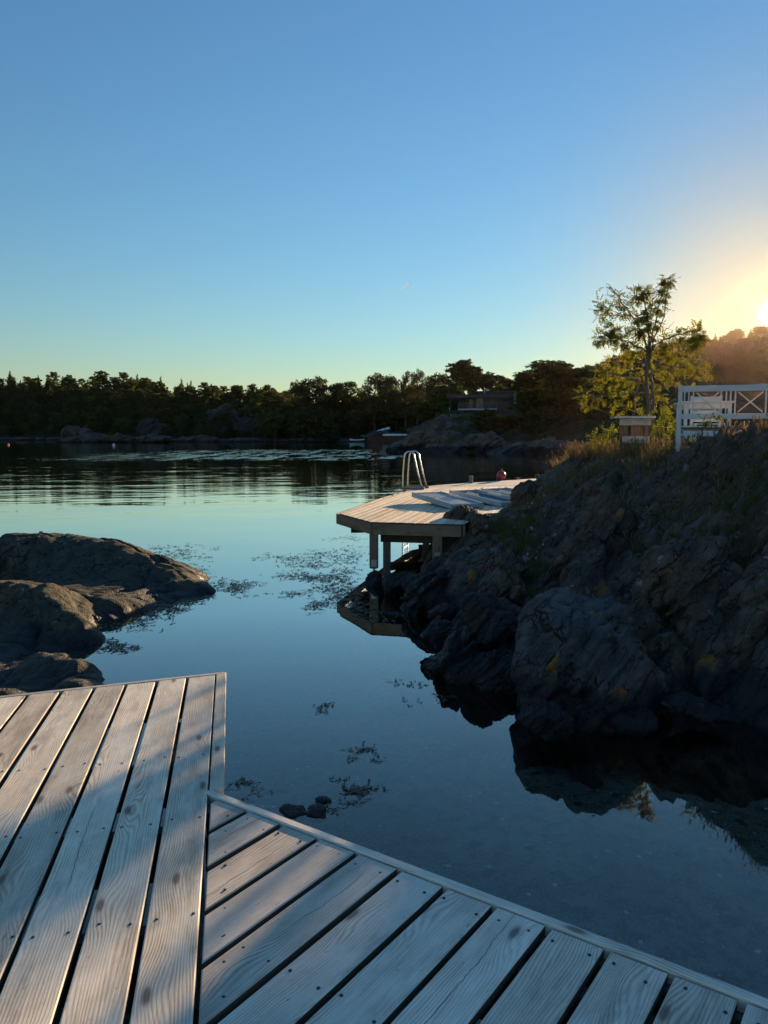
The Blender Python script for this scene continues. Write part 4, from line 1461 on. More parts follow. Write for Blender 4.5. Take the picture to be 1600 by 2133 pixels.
def polar_land(name, tab, rise, rough, seed, ncol=150, nrow=44):
    """land strip: bearing table (px, shore distance, crest distance, crest py)"""
    px = np.linspace(tab[0][0], tab[-1][0], ncol)
    q = ipl(px, tab)
    t = np.linspace(-0.12, 1.5, nrow)
    V = []
    for tt in t:
        s = q[:, 0] + (q[:, 1] - q[:, 0]) * tt
        zc = np.array([P(a, c, b)[2] for a, c, b in zip(px, q[:, 2], q[:, 1])])
        u = np.clip(tt, 0, 1)
        z = zc * (rise * u + (1 - rise) * (u * u * (3 - 2 * u)))
        if tt < 0:
            z = z + tt * 14
        if tt > 1:
            z = z - (tt - 1) * zc * 0.35
        x = (px - 800) / FOC * s
        y = s * (CP + SP * (1066.5 - 905) / FOC)
        V.append(np.stack([x, y, z], 1))
    V = np.concatenate(V)
    f = sstep(0.3, 2.5, V[:, 2])
    V[:, 2] += f * rough * (fbm(V * 0.03, 5, k=seed) + 0.45 * fbm(V * 0.16, 4, k=seed + 9))
    fc = grid_faces(ncol, nrow)
    o = fast_mesh(name, V, fc, M['ground'], True)
    BVH[name] = BVHTree.FromPolygons([tuple(k) for k in V.tolist()], fc.tolist())
    return tag(o, kind='structure')


polar_land('hills', [(-700, 330, 430, 800), (0, 318, 425, 806), (200, 300, 415, 808), (300, 268, 405, 814), (400, 246, 385, 828), (560, 240, 345, 846), (620, 238, 320, 852), (760, 236, 300, 858), (860, 228, 290, 852), (950, 218, 290, 842), (1100, 215, 300, 832), (1350, 215, 320, 822)], 0.55, 2.6, 3)
polar_land('big_hill', [(1050, 330, 420, 832), (1130, 330, 430, 815), (1200, 335, 440, 790), (1250, 340, 450, 774), (1330, 350, 460, 748), (1400, 350, 470, 733), (1470, 350, 480, 722), (1520, 350, 485, 714), (1600, 350, 490, 703), (1700, 350, 500, 697), (2000, 350, 500, 715), (2500, 350, 500, 760)], 0.75, 3.5, 21, 130, 36)


def headland():
    pts = []
    A = lambda px, py, s: pts.append(P(px, py, s))
    for px, py, s in ((905, 896, 118), (950, 886, 118), (935, 868, 130), (1000, 860, 131), (1075, 862, 131), (930, 860, 145), (1000, 856, 145), (1080, 852, 145), (1150, 866, 125), (1220, 872, 115),
                      (1300, 870, 115), (1450, 860, 115), (1700, 850, 115), (1000, 900, 112), (1080, 900, 108), (1160, 905, 102), (1250, 905, 98), (1400, 900, 96), (1600, 895, 95),
                      (900, 842, 175), (1000, 835, 180), (1150, 825, 180), (1300, 815, 180), (1600, 800, 180), (1900, 800, 180), (1900, 860, 110), (900, 868, 172), (890, 893, 165), (1900, 900, 90)):
        A(px, py, s)
    for px, s in ((850, 106), (850, 140), (865, 180), (870, 103), (950, 101), (1050, 100), (1150, 95), (1250, 90), (1400, 86), (1600, 80), (1900, 76), (2200, 74)):
        g = P(px, 905, s)
        pts.append(np.array([g[0], g[1], -0.1]))
    for px, s in ((810, 104), (800, 140), (810, 185), (760, 160), (870, 95), (1050, 92), (1250, 82), (1600, 70), (2200, 62)):
        g = P(px, 905, s)
        pts.append(np.array([g[0], g[1], -2.2]))
    f = rbf(pts, 0.5)
    xs = np.arange(-12, 130, 0.9)
    ys = np.arange(60, 200, 0.9)
    X, Y = np.meshgrid(xs, ys)
    v = np.stack([X.ravel(), Y.ravel(), np.maximum(f(X.ravel(), Y.ravel()), -2.5)], 1)
    n = grid_normals(v, len(xs), len(ys))
    k = sstep(0.6, 4.0, v[:, 2])
    v2 = rock_detail(v * 0.11, n, 0.16, (-0.6, 0.2, 0.75), 55, 1.2, 0.05) / 0.11
    v = v + (v2 - v) * k[:, None]
    fc = grid_faces(len(xs), len(ys))
    fc = fc[v[:, 2][fc].max(1) > -1.8]
    o = fast_mesh('headland', v, fc, M['ground'], True)
    BVH['headland'] = BVHTree.FromPolygons([tuple(q) for q in v.tolist()], fc.tolist())
    tag(o, kind='structure')


headland()


def big_boulder(px, py, s, rad, seed, label, mat='rock_far', cat='shore rock', amp=0.2, sub=6, tilt=(0, 0), dz=0.0, **kw):
    c = P(px, py, s)
    c[2] += dz
    return boulder('shore_rock', c, rad, seed, M[mat], label, cat, None, sub, kw.pop('npl', 10), kw.pop('rz', 0.2), tilt, amp, (-0.6, 0.2, 0.75), 26.0, **kw)


big_boulder(915, 940, 101, (5.6, 4.5, 3.6), 201, 'large rounded brown shore rock below the dark cabin', tilt=(0, R(-8)))
big_boulder(842, 945, 99, (2.7, 2.2, 1.0), 203, 'low brown shore rock at the water left of the large rounded one')
big_boulder(1000, 935, 103, (3.6, 3.0, 2.0), 205, 'brown shore rock right of the large rounded one')
big_boulder(1075, 946, 97, (5.2, 3.0, 1.9), 207, 'long low dark shore rock in front of the wide pine')
big_boulder(1150, 945, 94, (3.6, 2.6, 1.9), 209, 'dark shore rock furthest right before the dry grass')
big_boulder(922, 905, 118, (5.0, 4.0, 2.4), 211, 'grey sloping rock slab behind the large rounded shore rock', 'rock_far')
big_boulder(955, 885, 124, (5.5, 4.0, 1.9), 212, 'grey bare rock under the cabin veranda', 'rock_far')
big_boulder(200, 917, 228, (10.5, 5.0, 1.9), 213, 'long low pale rock of the far left point', 'rock_pale', dz=-0.3)
big_boulder(305, 918, 224, (8.0, 4.0, 2.1), 215, 'pale humped rock at the tip of the far left point', 'rock_pale', dz=-0.3)
big_boulder(160, 908, 236, (4.0, 3.5, 3.4), 217, 'upright grey rock on the far left point', 'rock_pale')
big_boulder(410, 917, 242, (7.0, 3.5, 1.3), 219, 'flat pale shore slab beneath the far cliff', 'rock_pale', dz=-0.2)
big_boulder(500, 917, 243, (7.5, 3.5, 1.0), 221, 'flat pale shore slab right of the one beneath the far cliff', 'rock_pale', dz=-0.2)
big_boulder(60, 917, 309, (16.0, 4.0, 1.2), 223, 'flat pale shore slab at the left edge of the far shore', 'rock_pale', dz=-0.2)
big_boulder(455, 885, 262, (8.5, 6.0, 7.0), 225, 'grey cliff face in the wood on the far shore', 'rock_cliff', 'cliff', 0.12, extra=[((0, -1, 0.25), 0.7)])
big_boulder(525, 890, 262, (7.0, 5.0, 5.6), 227, 'smaller grey cliff right of the main far cliff face', 'rock_cliff', 'cliff', 0.12, extra=[((0, -1, 0.3), 0.7)])
big_boulder(325, 898, 262, (5.5, 4.0, 4.2), 229, 'small grey cliff left of the main far cliff face', 'rock_cliff', 'cliff', 0.12, extra=[((0, -1, 0.3), 0.7)])
big_boulder(800, 908, 232, (8.5, 4.0, 1.7), 231, 'grey rock under the upturned white boat', 'rock_pale', dz=-0.2)
big_boulder(885, 905, 205, (4.5, 4.0, 2.6), 233, 'grey shore rock right of the brown jetty', 'rock_pale')
big_boulder(640, 917, 240, (8.0, 3.0, 0.8), 235, 'low dark shore slab left of the white rowing boat', 'rock_pale')


# ------------------------------------------------------------------ trees
def scatter_quads(rg, clumps, n, size, flat=0.0, aspect=0.75):
    """leaf-sized quads spread through ellipsoid clumps [(cx,cy,cz,rx,ry,rz)]"""
    cl = np.array(clumps, float)
    wgt = (cl[:, 3] * cl[:, 4] * cl[:, 5]) ** 0.62
    idx = rg.choice(len(cl), n, p=wgt / wgt.sum())
    d = rg.normal(size=(n, 3))
    d /= np.linalg.norm(d, axis=1, keepdims=True)
    r = rg.uniform(0.25, 1.0, n) ** 0.6
    c = cl[idx, :3] + d * r[:, None] * cl[idx, 3:]
    a = rg.normal(size=(n, 3))
    a[:, 2] *= 1 - flat
    a /= np.linalg.norm(a, axis=1, keepdims=True)
    b = np.cross(a, rg.normal(size=(n, 3)))
    b /= np.linalg.norm(b, axis=1, keepdims=True) + 1e-9
    s = size * rg.uniform(0.55, 1.35, n)[:, None]
    a = a * s * 0.5
    b = b * s * 0.5 * aspect
    v = np.stack([c - a * 1.0, c - b, c + a, c + b], 1).reshape(-1, 3)
    return v, np.arange(4 * n).reshape(-1, 4)


def trunk_mesh(paths, seg=6):
    b = MB()
    for pts, rad in paths:
        b.tube(pts, rad, seg, False)
    return np.array(b.v), np.array(b.f)


def tree_geo(kind, seed, h, n, size):
    rg = np.random.RandomState(seed)
    cl, paths = [], []
    if kind == 'pine':
        lean = rg.normal(0, 0.03, 2)
        tp = [(lean[0] * h * (t ** 1.5) + 0.12 * math.sin(3 * t + seed), lean[1] * h * t, h * t * 0.95) for t in np.linspace(0, 1, 7)]
        paths.append((tp, [0.026 * h * (1 - 0.85 * t) for t in np.linspace(0, 1, 7)]))
        nb = 27
        for k in range(nb):
            t = 0.27 + 0.69 * (k + rg.uniform(-0.4, 0.4)) / nb
            az = k * 2.4 + rg.uniform(-0.5, 0.5)
            prof = math.sin(min(1, (1.03 - t) / 0.52) * math.pi * 0.56) ** 0.8
            L = h * 0.29 * prof * rg.uniform(0.6, 1.25)
            z0 = h * t * 0.95
            base = np.array([np.interp(t, np.linspace(0, 1, 7), [q[0] for q in tp]), np.interp(t, np.linspace(0, 1, 7), [q[1] for q in tp]), z0])
            end = base + np.array([math.cos(az) * L, math.sin(az) * L, L * rg.uniform(0.02, 0.4)])
            mid = (base + end) / 2 + np.array([0, 0, 0.06 * L])
            paths.append(([base, mid, end], [0.007 * h, 0.005 * h, 0.002 * h]))
            for f_ in (0.5, 0.78, 1.0):
                if f_ == 0.5 and rg.rand() < 0.4:
                    continue
                c = base + (end - base) * f_ + rg.normal(0, 0.02 * h, 3) * np.array([1, 1, 0.5])
                r = h * rg.uniform(0.05, 0.092) * (0.75 + 0.4 * f_)
                cl.append((*c, r * 1.25, r * 1.25, r * 0.72))
        cl.append((tp[-1][0], tp[-1][1], h * 0.95, h * 0.06, h * 0.06, h * 0.055))
    elif kind == 'spruce':
        paths.append(([(0, 0, 0), (0, 0, h * 0.5), (0, 0, h)], [0.022 * h, 0.014 * h, 0.002 * h]))
        for k in range(13):
            t = 0.12 + 0.85 * k / 12
            L = h * 0.23 * (1.02 - t) ** 0.85 + 0.012 * h
            m = max(3, int(8 * (1 - t)) + 2)
            for j in range(m):
                az = 2 * math.pi * (j + rg.uniform(-0.3, 0.3)) / m + k
                l = L * rg.uniform(0.7, 1.15)
                cl.append((math.cos(az) * l * 0.65, math.sin(az) * l * 0.65, h * t - 0.1 * l + rg.uniform(-0.01, 0.01) * h, l * 0.5, l * 0.5, h * 0.028))
        cl.append((0, 0, h * 0.97, 0.02 * h, 0.02 * h, 0.04 * h))
    else:
        paths.append(([(0, 0, 0), (0.02 * h, 0, h * 0.35), (0, 0.02 * h, h * 0.7)], [0.024 * h, 0.017 * h, 0.006 * h]))
        for k in range(34):
            d = rg.normal(size=3)
            d /= np.linalg.norm(d)
            r = rg.uniform(0.35, 1.0)
            c = np.array([0, 0, h * 0.62]) + d * r * np.array([0.30, 0.30, 0.33]) * h
            if k % 3 == 0:
                paths.append(([(0, 0, h * 0.35), (np.array([0, 0, h * 0.45]) + c) / 2, c], [0.008 * h, 0.006 * h, 0.002 * h]))
            q = h * rg.uniform(0.055, 0.11)
            cl.append((*c, q * 1.15, q * 1.15, q * 0.8))
    fv, ff = scatter_quads(rg, cl, n, size, 0.35 if kind == 'pine' else 0.2)
    tv, tf = trunk_mesh(paths, 6)
    return tv, tf, fv, ff


TREE_CACHE = {}


def far_tree(kind, var, n, size, mat):
    """single-mesh tree of height 10 for distant woods"""
    key = (kind, var, n)
    if key not in TREE_CACHE:
        tv, tf, fv, ff = tree_geo(kind, 300 + var * 7, 10.0, n, size)
        v = np.concatenate([tv, fv])
        f = np.concatenate([tf, ff + len(tv)])
        mi = np.concatenate([np.zeros(len(tf)), np.ones(len(ff))])
        o = fast_mesh({'pine': 'pine_tree', 'spruce': 'spruce_tree', 'broad': 'broadleaf_tree'}[kind], v, f, [M['bark'], M[mat]], False, None, mi)
        TREE_CACHE[key] = [o, False]
    rec = TREE_CACHE[key]
    if not rec[1]:
        rec[1] = True
        return rec[0]
    c = rec[0].copy()
    COL.objects.link(c)
    return c


def plant_far(kind, var, x, y, z, h, rz, label, group, cat, mat, n=1000, size=0.8, sx=1.0):
    o = far_tree(kind, var, n, size, mat)
    o.location = (x, y, z)
    s = h / 10.0
    o.scale = (s * sx, s * sx, s)
    o.rotation_euler = (0, 0, rz)
    return tag(o, label, cat, group)


def left_wood():
    rg = np.random.RandomState(77)
    cnt = 0
    tabs = [(-700, 330, 430), (0, 318, 425), (200, 300, 415), (300, 268, 405), (400, 246, 385), (560, 240, 345), (660, 238, 320)]
    spots = []
    rows = np.concatenate([np.linspace(0.05, 0.85, 10), [0.93, 0.99, 1.05]])
    for t in rows:
        stepp = 27 if t < 0.9 else 19
        for px in np.arange(-25, 640, stepp):
            px_ = px + rg.uniform(-11, 11)
            t_ = t + rg.uniform(-0.035, 0.035)
            s0, s1 = ipl(px_, tabs)
            spots.append((px_, s0 + (s1 - s0) * t_, t))
    nk = {'pine': 0, 'spruce': 0, 'broad': 0}
    for px, s, t in spots:
        # bare cliff and foreshore
        if 432 < px < 545 and t < 0.12:
            continue
        if t < 0.09 and rg.rand() < 0.3:
            continue
        x, y = (px - 800) / FOC * s, s * 1.0055
        g, nn = drop(x, y, ('hills',))
        if g is None:
            continue
        r = rg.rand()
        kind = 'spruce' if r < 0.17 else ('pine' if r < 0.72 else 'broad')
        if t > 0.9 and r > 0.6 and rg.rand() < 0.25:
            kind = 'spruce'
        if t > 0.9 and kind == 'broad':
            kind = 'pine'
        if nk[kind] >= 160:
            continue
        nk[kind] += 1
        h = rg.uniform(5.0, 10.5) * (1.0 if kind != 'broad' else 0.85) * (1.15 if t < 0.5 else 1.0)
        lab = {'spruce': 'dark pointed spruce among the dense wood on the far left hill', 'pine': 'dark round topped pine among the dense wood on the far left hill', 'broad': 'dark leafy tree among the dense wood on the far left hill'}[kind]
        plant_far(kind, rg.randint(3), x, y, g.z - 0.4, h, rg.uniform(0, 6.28), lab, {'spruce': 'spruces of the far left wood', 'pine': 'pines of the far left wood', 'broad': 'leafy trees of the far left wood'}[kind], {'spruce': 'spruce tree', 'pine': 'pine tree', 'broad': 'leafy tree'}[kind], 'broadleaf' if kind == 'broad' else 'needle', sx=rg.uniform(0.9, 1.25))


left_wood()


def right_wood():
    rg = np.random.RandomState(78)
    tabs = [(1050, 330, 420), (1200, 335, 440), (1330, 350, 460), (1470, 350, 480), (1600, 350, 490), (1700, 350, 500)]
    n = 0
    for t in (0.55, 0.68, 0.8, 0.9, 0.97, 1.02):
        for px in np.arange(1100, 1660, 22 if t < 0.95 else 15):
            px_ = px + rg.uniform(-9, 9)
            s0, s1 = ipl(px_, tabs)
            s = s0 + (s1 - s0) * (t + rg.uniform(-0.03, 0.03))
            x, y = (px_ - 800) / FOC * s, s * 1.0055
            g, nn = drop(x, y, ('big_hill',))
            if g is None:
                continue
            kind = 'pine' if rg.rand() < 0.6 else 'spruce'
            n += 1
            plant_far(kind, rg.randint(3), x, y, g.z - 0.3, rg.uniform(4.5, 8.0), rg.uniform(0, 6.28), 'dark %s on the wooded hill below the setting sun' % ('pine' if kind == 'pine' else 'pointed spruce'), '%s of the hill below the sun' % ('pines' if kind == 'pine' else 'spruces'), kind + ' tree', 'needle', sx=rg.uniform(1.1, 1.5))


right_wood()


def understory(name, land, tab, t0, t1, px0, px1, n, seed, mat):
    """bushes and young growth nobody could count, filling between the trees"""
    rg = np.random.RandomState(seed)
    cl = []
    while len(cl) < n:
        px = rg.uniform(px0, px1)
        s0, s1 = ipl(px, tab)
        s = s0 + (s1 - s0) * rg.uniform(t0, t1)
        x, y = (px - 800) / FOC * s, s * 1.0055
        g, nn = drop(x, y, (land,))
        if g is None:
            continue
        r = rg.uniform(0.9, 2.2)
        cl.append((x, y, g.z + r * 0.5, r * 1.3, r * 1.3, r))
    v, f = scatter_quads(rg, cl, n * 26, 0.85, 0.2)
    return tag(fast_mesh(name, v, f, M[mat]), kind='stuff')


tag(understory('forest_undergrowth', 'hills', [(-700, 330, 430), (0, 318, 425), (200, 300, 415), (300, 268, 405), (400, 246, 385), (560, 240, 345), (760, 236, 300), (950, 218, 290), (1100, 215, 300)], 0.06, 1.15, -40, 1000, 1500, 5, 'needle'), 'dark mixed undergrowth between the trees of the far shore', 'undergrowth')
tag(understory('hill_undergrowth', 'big_hill', [(1050, 330, 420), (1200, 335, 440), (1330, 350, 460), (1470, 350, 480), (1600, 350, 490), (1700, 350, 500)], 0.35, 1.15, 1080, 1660, 900, 6, 'needle'), 'dark undergrowth on the hill below the setting sun', 'undergrowth')


def parted_tree(kind, px, py_base, s, py_top, wpx, seed, label, mat, n, size, land=('headland', 'hills'), zoff=-0.2, cat=None):
    g = P(px, py_base, s)
    b, nn = drop(g[0], g[1], land)
    zb = (b.z if b is not None else g[2]) + zoff
    top = P(px, py_top, s)[2]
    h = max(2.0, top - zb)
    n = int(n * min(3.0, max(0.8, (h / 12.0) ** 2)))
    tv, tf, fv, ff = tree_geo(kind, seed, h, n, size)
    wid = np.percentile(np.abs(fv[:, 0]), 96) * 2
    k = wpx / FOC * s / wid
    for a in (tv, fv):
        hh = a[:, 2:3] / h
        a[:, :2] *= 1 + (k - 1) * np.clip(hh * 1.5, 0, 1)
    # foliage of the top reaches the measured height
    name = {'pine': 'pine_tree', 'spruce': 'spruce_tree', 'broad': 'broadleaf_tree', 'bush': 'bush'}[kind]
    root = empty(name, (g[0], g[1], zb), label, cat or name.replace('_', ' '))
    o = np.array([g[0], g[1], zb])
    fast_mesh('trunk', tv + o, tf, M['bark'], True, root, None, tuple(o))
    fast_mesh('crown', fv + o, ff, M[mat], False, root, None, tuple(o))
    return root


GROVE = [
    ('pine', 625, 900, 252, 792, 48, 'pine at the left end of the grove skyline with a rounded tufted top', 'needle_warm'),
    ('pine', 660, 900, 254, 784, 62, 'tall broad pine with gaps in its crown left of the open sky gap', 'needle_warm'),
    ('pine', 697, 900, 262, 798, 34, 'thin airy pine standing in the gap between the broad pine and the round tree', 'needle_warm'),
    ('broad', 731, 898, 262, 789, 62, 'round domed leafy tree with light showing through its crown', 'broadleaf'),
    ('pine', 780, 900, 248, 776, 60, 'dense dark pine with a wide flat top in mid grove', 'needle_warm'),
    ('pine', 812, 900, 252, 778, 46, 'dark pine right behind the wide flat topped pine', 'needle_warm'),
    ('pine', 846, 896, 246, 774, 30, 'slender sparse pine left of the pair before the cabin wood', 'needle_warm'),
    ('pine', 870, 896, 244, 767, 44, 'tall sparse pine with a ragged pointed top', 'needle_warm'),
    ('pine', 908, 880, 190, 775, 62, 'leaning pine between the ragged pine and the tallest pine', 'needle_warm'),
    ('pine', 952, 868, 172, 751, 92, 'tallest broad crowned pine behind the cabin veranda', 'needle_warm'),
    ('pine', 985, 862, 175, 762, 60, 'pine just right of the tallest pine behind the cabin', 'needle_warm'),
    ('pine', 1022, 858, 178, 780, 50, 'small pine above the cabin roof, left of the thin one', 'needle_warm'),
    ('pine', 1052, 858, 182, 787, 32, 'thin pine above the right end of the cabin roof', 'needle_warm'),
    ('pine', 1088, 865, 150, 783, 46, 'dark pine between the cabin and the wide spreading pine', 'needle'),
    ('pine', 1135, 885, 112, 752, 175, 'very wide dense dark pine right of the cabin', 'needle'),
    ('pine', 1192, 885, 108, 775, 100, 'dark bushy pine at the right shoulder of the wide pine', 'needle'),
    ('spruce', 1222, 870, 170, 762, 34, 'pointed spruce on the skyline left of the rowan', 'needle'),
    ('pine', 1250, 885, 150, 775, 80, 'dark pine behind the yellow leaves of the rowan', 'needle'),
    ('broad', 893, 905, 130, 832, 62, 'pale green bushy tree on the slope left of the cabin', 'broadleaf'),
    ('pine', 1010, 912, 108, 852, 56, 'small ragged pine growing on the rock below the veranda', 'needle_warm'),
    ('broad', 913, 882, 124, 858, 16, 'small yellow green bush beside the rock under the cabin', 'shrub_leaf'),
    ('broad', 1060, 905, 112, 868, 50, 'low dark bush on the slope beneath the cabin wall', 'broadleaf'),
    ('pine', 565, 905, 285, 812, 44, 'dark pine at the right end of the far left wood', 'needle'),
    ('pine', 598, 905, 280, 818, 40, 'dark pine in the dip before the grove skyline', 'needle'),
]
for k_, (kd, px_, pb_, s_, pt_, w_, lb_, mt_) in enumerate(GROVE):
    near = s_ < 140
    parted_tree(kd, px_, pb_, s_, pt_, w_, 900 + k_ * 13, lb_, mt_, 9000 if w_ > 150 else (3800 if near else 2200), 0.36 if near else 0.6)


def grove_fill():
    rg = np.random.RandomState(12)
    k = 0
    for s_, y0 in ((240, 0), (250, 1), (262, 2), (276, 3)):
        for px in np.arange(560, 930, 21):
            px_ = px + rg.uniform(-9, 9)
            if 700 < px_ < 905 and s_ < 245:
                continue
            x, y = (px_ - 800) / FOC * s_, s_ * 1.0055
            g, nn = drop(x, y, ('hills',))
            if g is None:
                continue
            kind = ('pine', 'spruce', 'broad')[rg.randint(3)]
            plant_far(kind, 5 + rg.randint(2), x, y, g.z - 0.3, rg.uniform(7, 11.5), rg.uniform(0, 6.28), 'dark %s tree filling the shaded grove behind the rowing boat' % ('leafy' if kind == 'broad' else kind), '%s trees filling the grove' % ('leafy' if kind == 'broad' else kind), 'leafy tree' if kind == 'broad' else kind + ' tree', 'broadleaf' if kind == 'broad' else 'needle', 800, 0.9, 1.25)
    # thicket on the headland, behind and beside the cabin
    for k in range(46):
        px_ = rg.uniform(1090, 1330)
        s_ = rg.uniform(104, 175)
        x, y = (px_ - 800) / FOC * s_, s_ * 1.0055
        g, nn = drop(x, y, ('headland',))
        if g is None or g.z < 1.2:
            continue
        h = min(rg.uniform(2.5, 5.5), P(px_, 790, s_)[2] - g.z)
        if h < 1.5:
            continue
        plant_far(('pine', 'broad')[k % 2], 5 + k % 2, x, y, g.z - 0.3, h, rg.uniform(0, 6.28), 'low dark %s in the thicket right of the wide pine' % ('pine' if k % 2 == 0 else 'leafy bush'), '%s of the headland thicket' % ('pines' if k % 2 == 0 else 'leafy bushes'), 'pine tree' if k % 2 == 0 else 'bush', 'needle' if k % 2 == 0 else 'broadleaf', 800, 0.9, 1.5)
    for k in range(16):
        px_ = rg.uniform(895, 1075)
        s_ = rg.uniform(150, 180)
        x, y = (px_ - 800) / FOC * s_, s_ * 1.0055
        g, nn = drop(x, y, ('headland', 'hills'))
        if g is None:
            continue
        h = min(rg.uniform(6, 9), P(px_, 795, s_)[2] - g.z)
        if h > 2:
            plant_far(('spruce', 'broad')[k % 2], 5 + k % 2, x, y, g.z - 0.3, h, rg.uniform(0, 6.28), 'dark %s in the wood right behind the cabin' % ('spruce' if k % 2 == 0 else 'leafy tree'), '%s right behind the cabin' % ('spruces' if k % 2 == 0 else 'leafy trees'), 'spruce tree' if k % 2 == 0 else 'leafy tree', 'needle' if k % 2 == 0 else 'broadleaf', 800, 0.9, 1.4)


grove_fill()


def headland_scrub():
    rg = np.random.RandomState(31)
    cl = []
    while len(cl) < 420:
        px = rg.uniform(860, 1500)
        s = rg.uniform(100, 165)
        x, y = (px - 800) / FOC * s, s * 1.0055
        if 925 < px < 1085 and 126 < s < 147:
            continue
        g, nn = drop(x, y, ('headland',))
        if g is None or g.z < 1.6:
            continue
        r = rg.uniform(0.25, 0.7)
        cl.append((x, y, g.z + r * 0.4, r * 1.5, r * 1.5, r))
    v, f = scatter_quads(rg, cl, 420 * 30, 0.34, 0.2)
    tag(fast_mesh('scrub', v, f, M['broadleaf']), 'low dark scrub and heather covering the cabin headland', 'scrub', None, 'stuff')


headland_scrub()


# ------------------------------------------------------------------ cabin
def cabin():
    o = P(1000, 853, 135)
    u = 135 / FOC
    X = lambda px: (px - 1000) * u
    Z = lambda py: (853 - py) * u
    root = empty('cabin', tuple(o), 'dark flat roofed wooden cabin with open veranda on the headland', 'cabin')
    C = Matrix.Translation(Vector(o)) @ Matrix.Rotation(R(-7), 4, 'Z')

    def bx(b, x0, x1, y0, y1, z0, z1):
        b.boxm(C @ Matrix.Translation(((x0 + x1) / 2, (y0 + y1) / 2, (z0 + z1) / 2)), (x1 - x0, y1 - y0, z1 - z0))
        return b
    bx(MB(), X(988), X(1062), 0, 6.0, -1.2, Z(829)).build('wall', M['tar'], root)
    bx(MB(), X(955), X(987.5), 2.2, 6.0, -1.0, Z(829)).build('wall', M['tar'], root)
    bx(MB(), X(994), X(1074), 4.0, 9.0, Z(829) + 0.45, Z(814.5)).build('wall', M['tar'], root)
    r = bx(MB(), X(932), X(1063), -0.5, 6.4, Z(829) + 0.003, Z(822)).build('roof', M['roofing'], root)
    bx(MB(), X(992), X(1076), 3.7, 9.3, Z(814.5) + 0.003, Z(812.5)).build('roof', M['roofing'], root)
    c = MB()
    q = C @ Vector((X(1016), 5.0, Z(814)))
    c.tube([q, q + Vector((0, 0, 0.55))], 0.35, 12)
    c.build('roof_cowl', M['galv'], root)
    c = MB()
    q = C @ Vector((X(1009.5), 3.2, Z(822)))
    c.tube([q, q + Vector((0, 0, 1.4))], 0.05, 8)
    c.build('flue_pipe', M['galv'], root)
    for px in (938, 957, 971.5, 989):
        bx(MB(), X(px) - 0.09, X(px) + 0.09, -0.35, -0.17, -1.2 if px == 938 else -0.6, Z(829)).build('veranda_post', M['timber_grey'] if False else M['tar'], root)
    d = bx(MB(), X(955), X(1034), -1.2, 2.1, -0.12, 0.12)
    d.build('veranda_floor', M['trimgrey'], root)
    rl = MB()
    bx(rl, X(955), X(993), -1.2, -1.13, Z(841) - 0.03, Z(841) + 0.05)
    bx(rl, X(955), X(993), -1.2, -1.15, 0.62, 0.66)
    for px in np.linspace(955.4, 992.6, 5):
        bx(rl, X(px) - 0.03, X(px) + 0.03, -1.2, -1.14, 0.121, Z(841) - 0.031)
    rl.build('railing', M['railgrey'], root)
    rl = MB()
    bx(rl, X(994), X(1034), -1.2, -1.13, Z(841.5) - 0.03, Z(841.5) + 0.04)
    for px in np.linspace(994.4, 1033.6, 4):
        bx(rl, X(px) - 0.03, X(px) + 0.03, -1.2, -1.14, 0.121, Z(841.5) - 0.031)
    rl.build('railing', M['railgrey'], root)
    bx(MB(), X(970) - 0.08, X(970) + 0.08, -1.0, -0.84, -2.4, -0.121).build('veranda_post', M['tar'], root)
    for x0, x1, y0, y1, dep in ((1021, 1038, 833, 840, -0.03), (1045, 1059, 830.5, 838, -0.03), (976, 986, 829.5, 850, 2.17), (992, 1006, 828.9, 850, -0.03)):
        f = bx(MB(), X(x0), X(x1), dep - 0.02, dep + 0.08, Z(y1) + 0.1, Z(y0) - 0.1).build('window', M['glass'], root)
        fr = MB()
        for a0, a1, b0, b1 in ((x0, x1, y0, y0 + 0.7), (x0, x1, y1 - 0.7, y1), (x0, x0 + 0.7, y0, y1), (x1 - 0.7, x1, y0, y1), ((x0 + x1) / 2 - 0.3, (x0 + x1) / 2 + 0.3, y0, y1)):
            bx(fr, X(a0), X(a1), dep - 0.06 - 0.003 * (a1 - a0 < 2), dep - 0.021, Z(b1) + 0.1, Z(b0) - 0.1)
        w_ = fr.build('window_frame', M['roofing'], None)
        w_.parent = f
    l = MB()
    q = C @ Vector((X(1041.5), -0.05, Z(826)))
    l.tube([q, q + Vector((0, 0, 0.28))], 0.11, 10)
    l.build('wall_lamp', M['white'], root)
    bx(MB(), X(1063.4), X(1070), 1.0, 5.0, -0.5, Z(824)).build('side_panel', M['tar'], root)
    bx(MB(), X(1070.3), X(1074.5), 0.8, 4.0, 0.9, Z(819)).build('green_panel', flat_mat('green_panel_paint', (0.12, 0.24, 0.21), 0.6), root)
    bx(MB(), X(936), X(938) - 0.1, -0.6, -0.4, -0.05, 0.35).build('bollard_lamp', M['white'], root)


cabin()


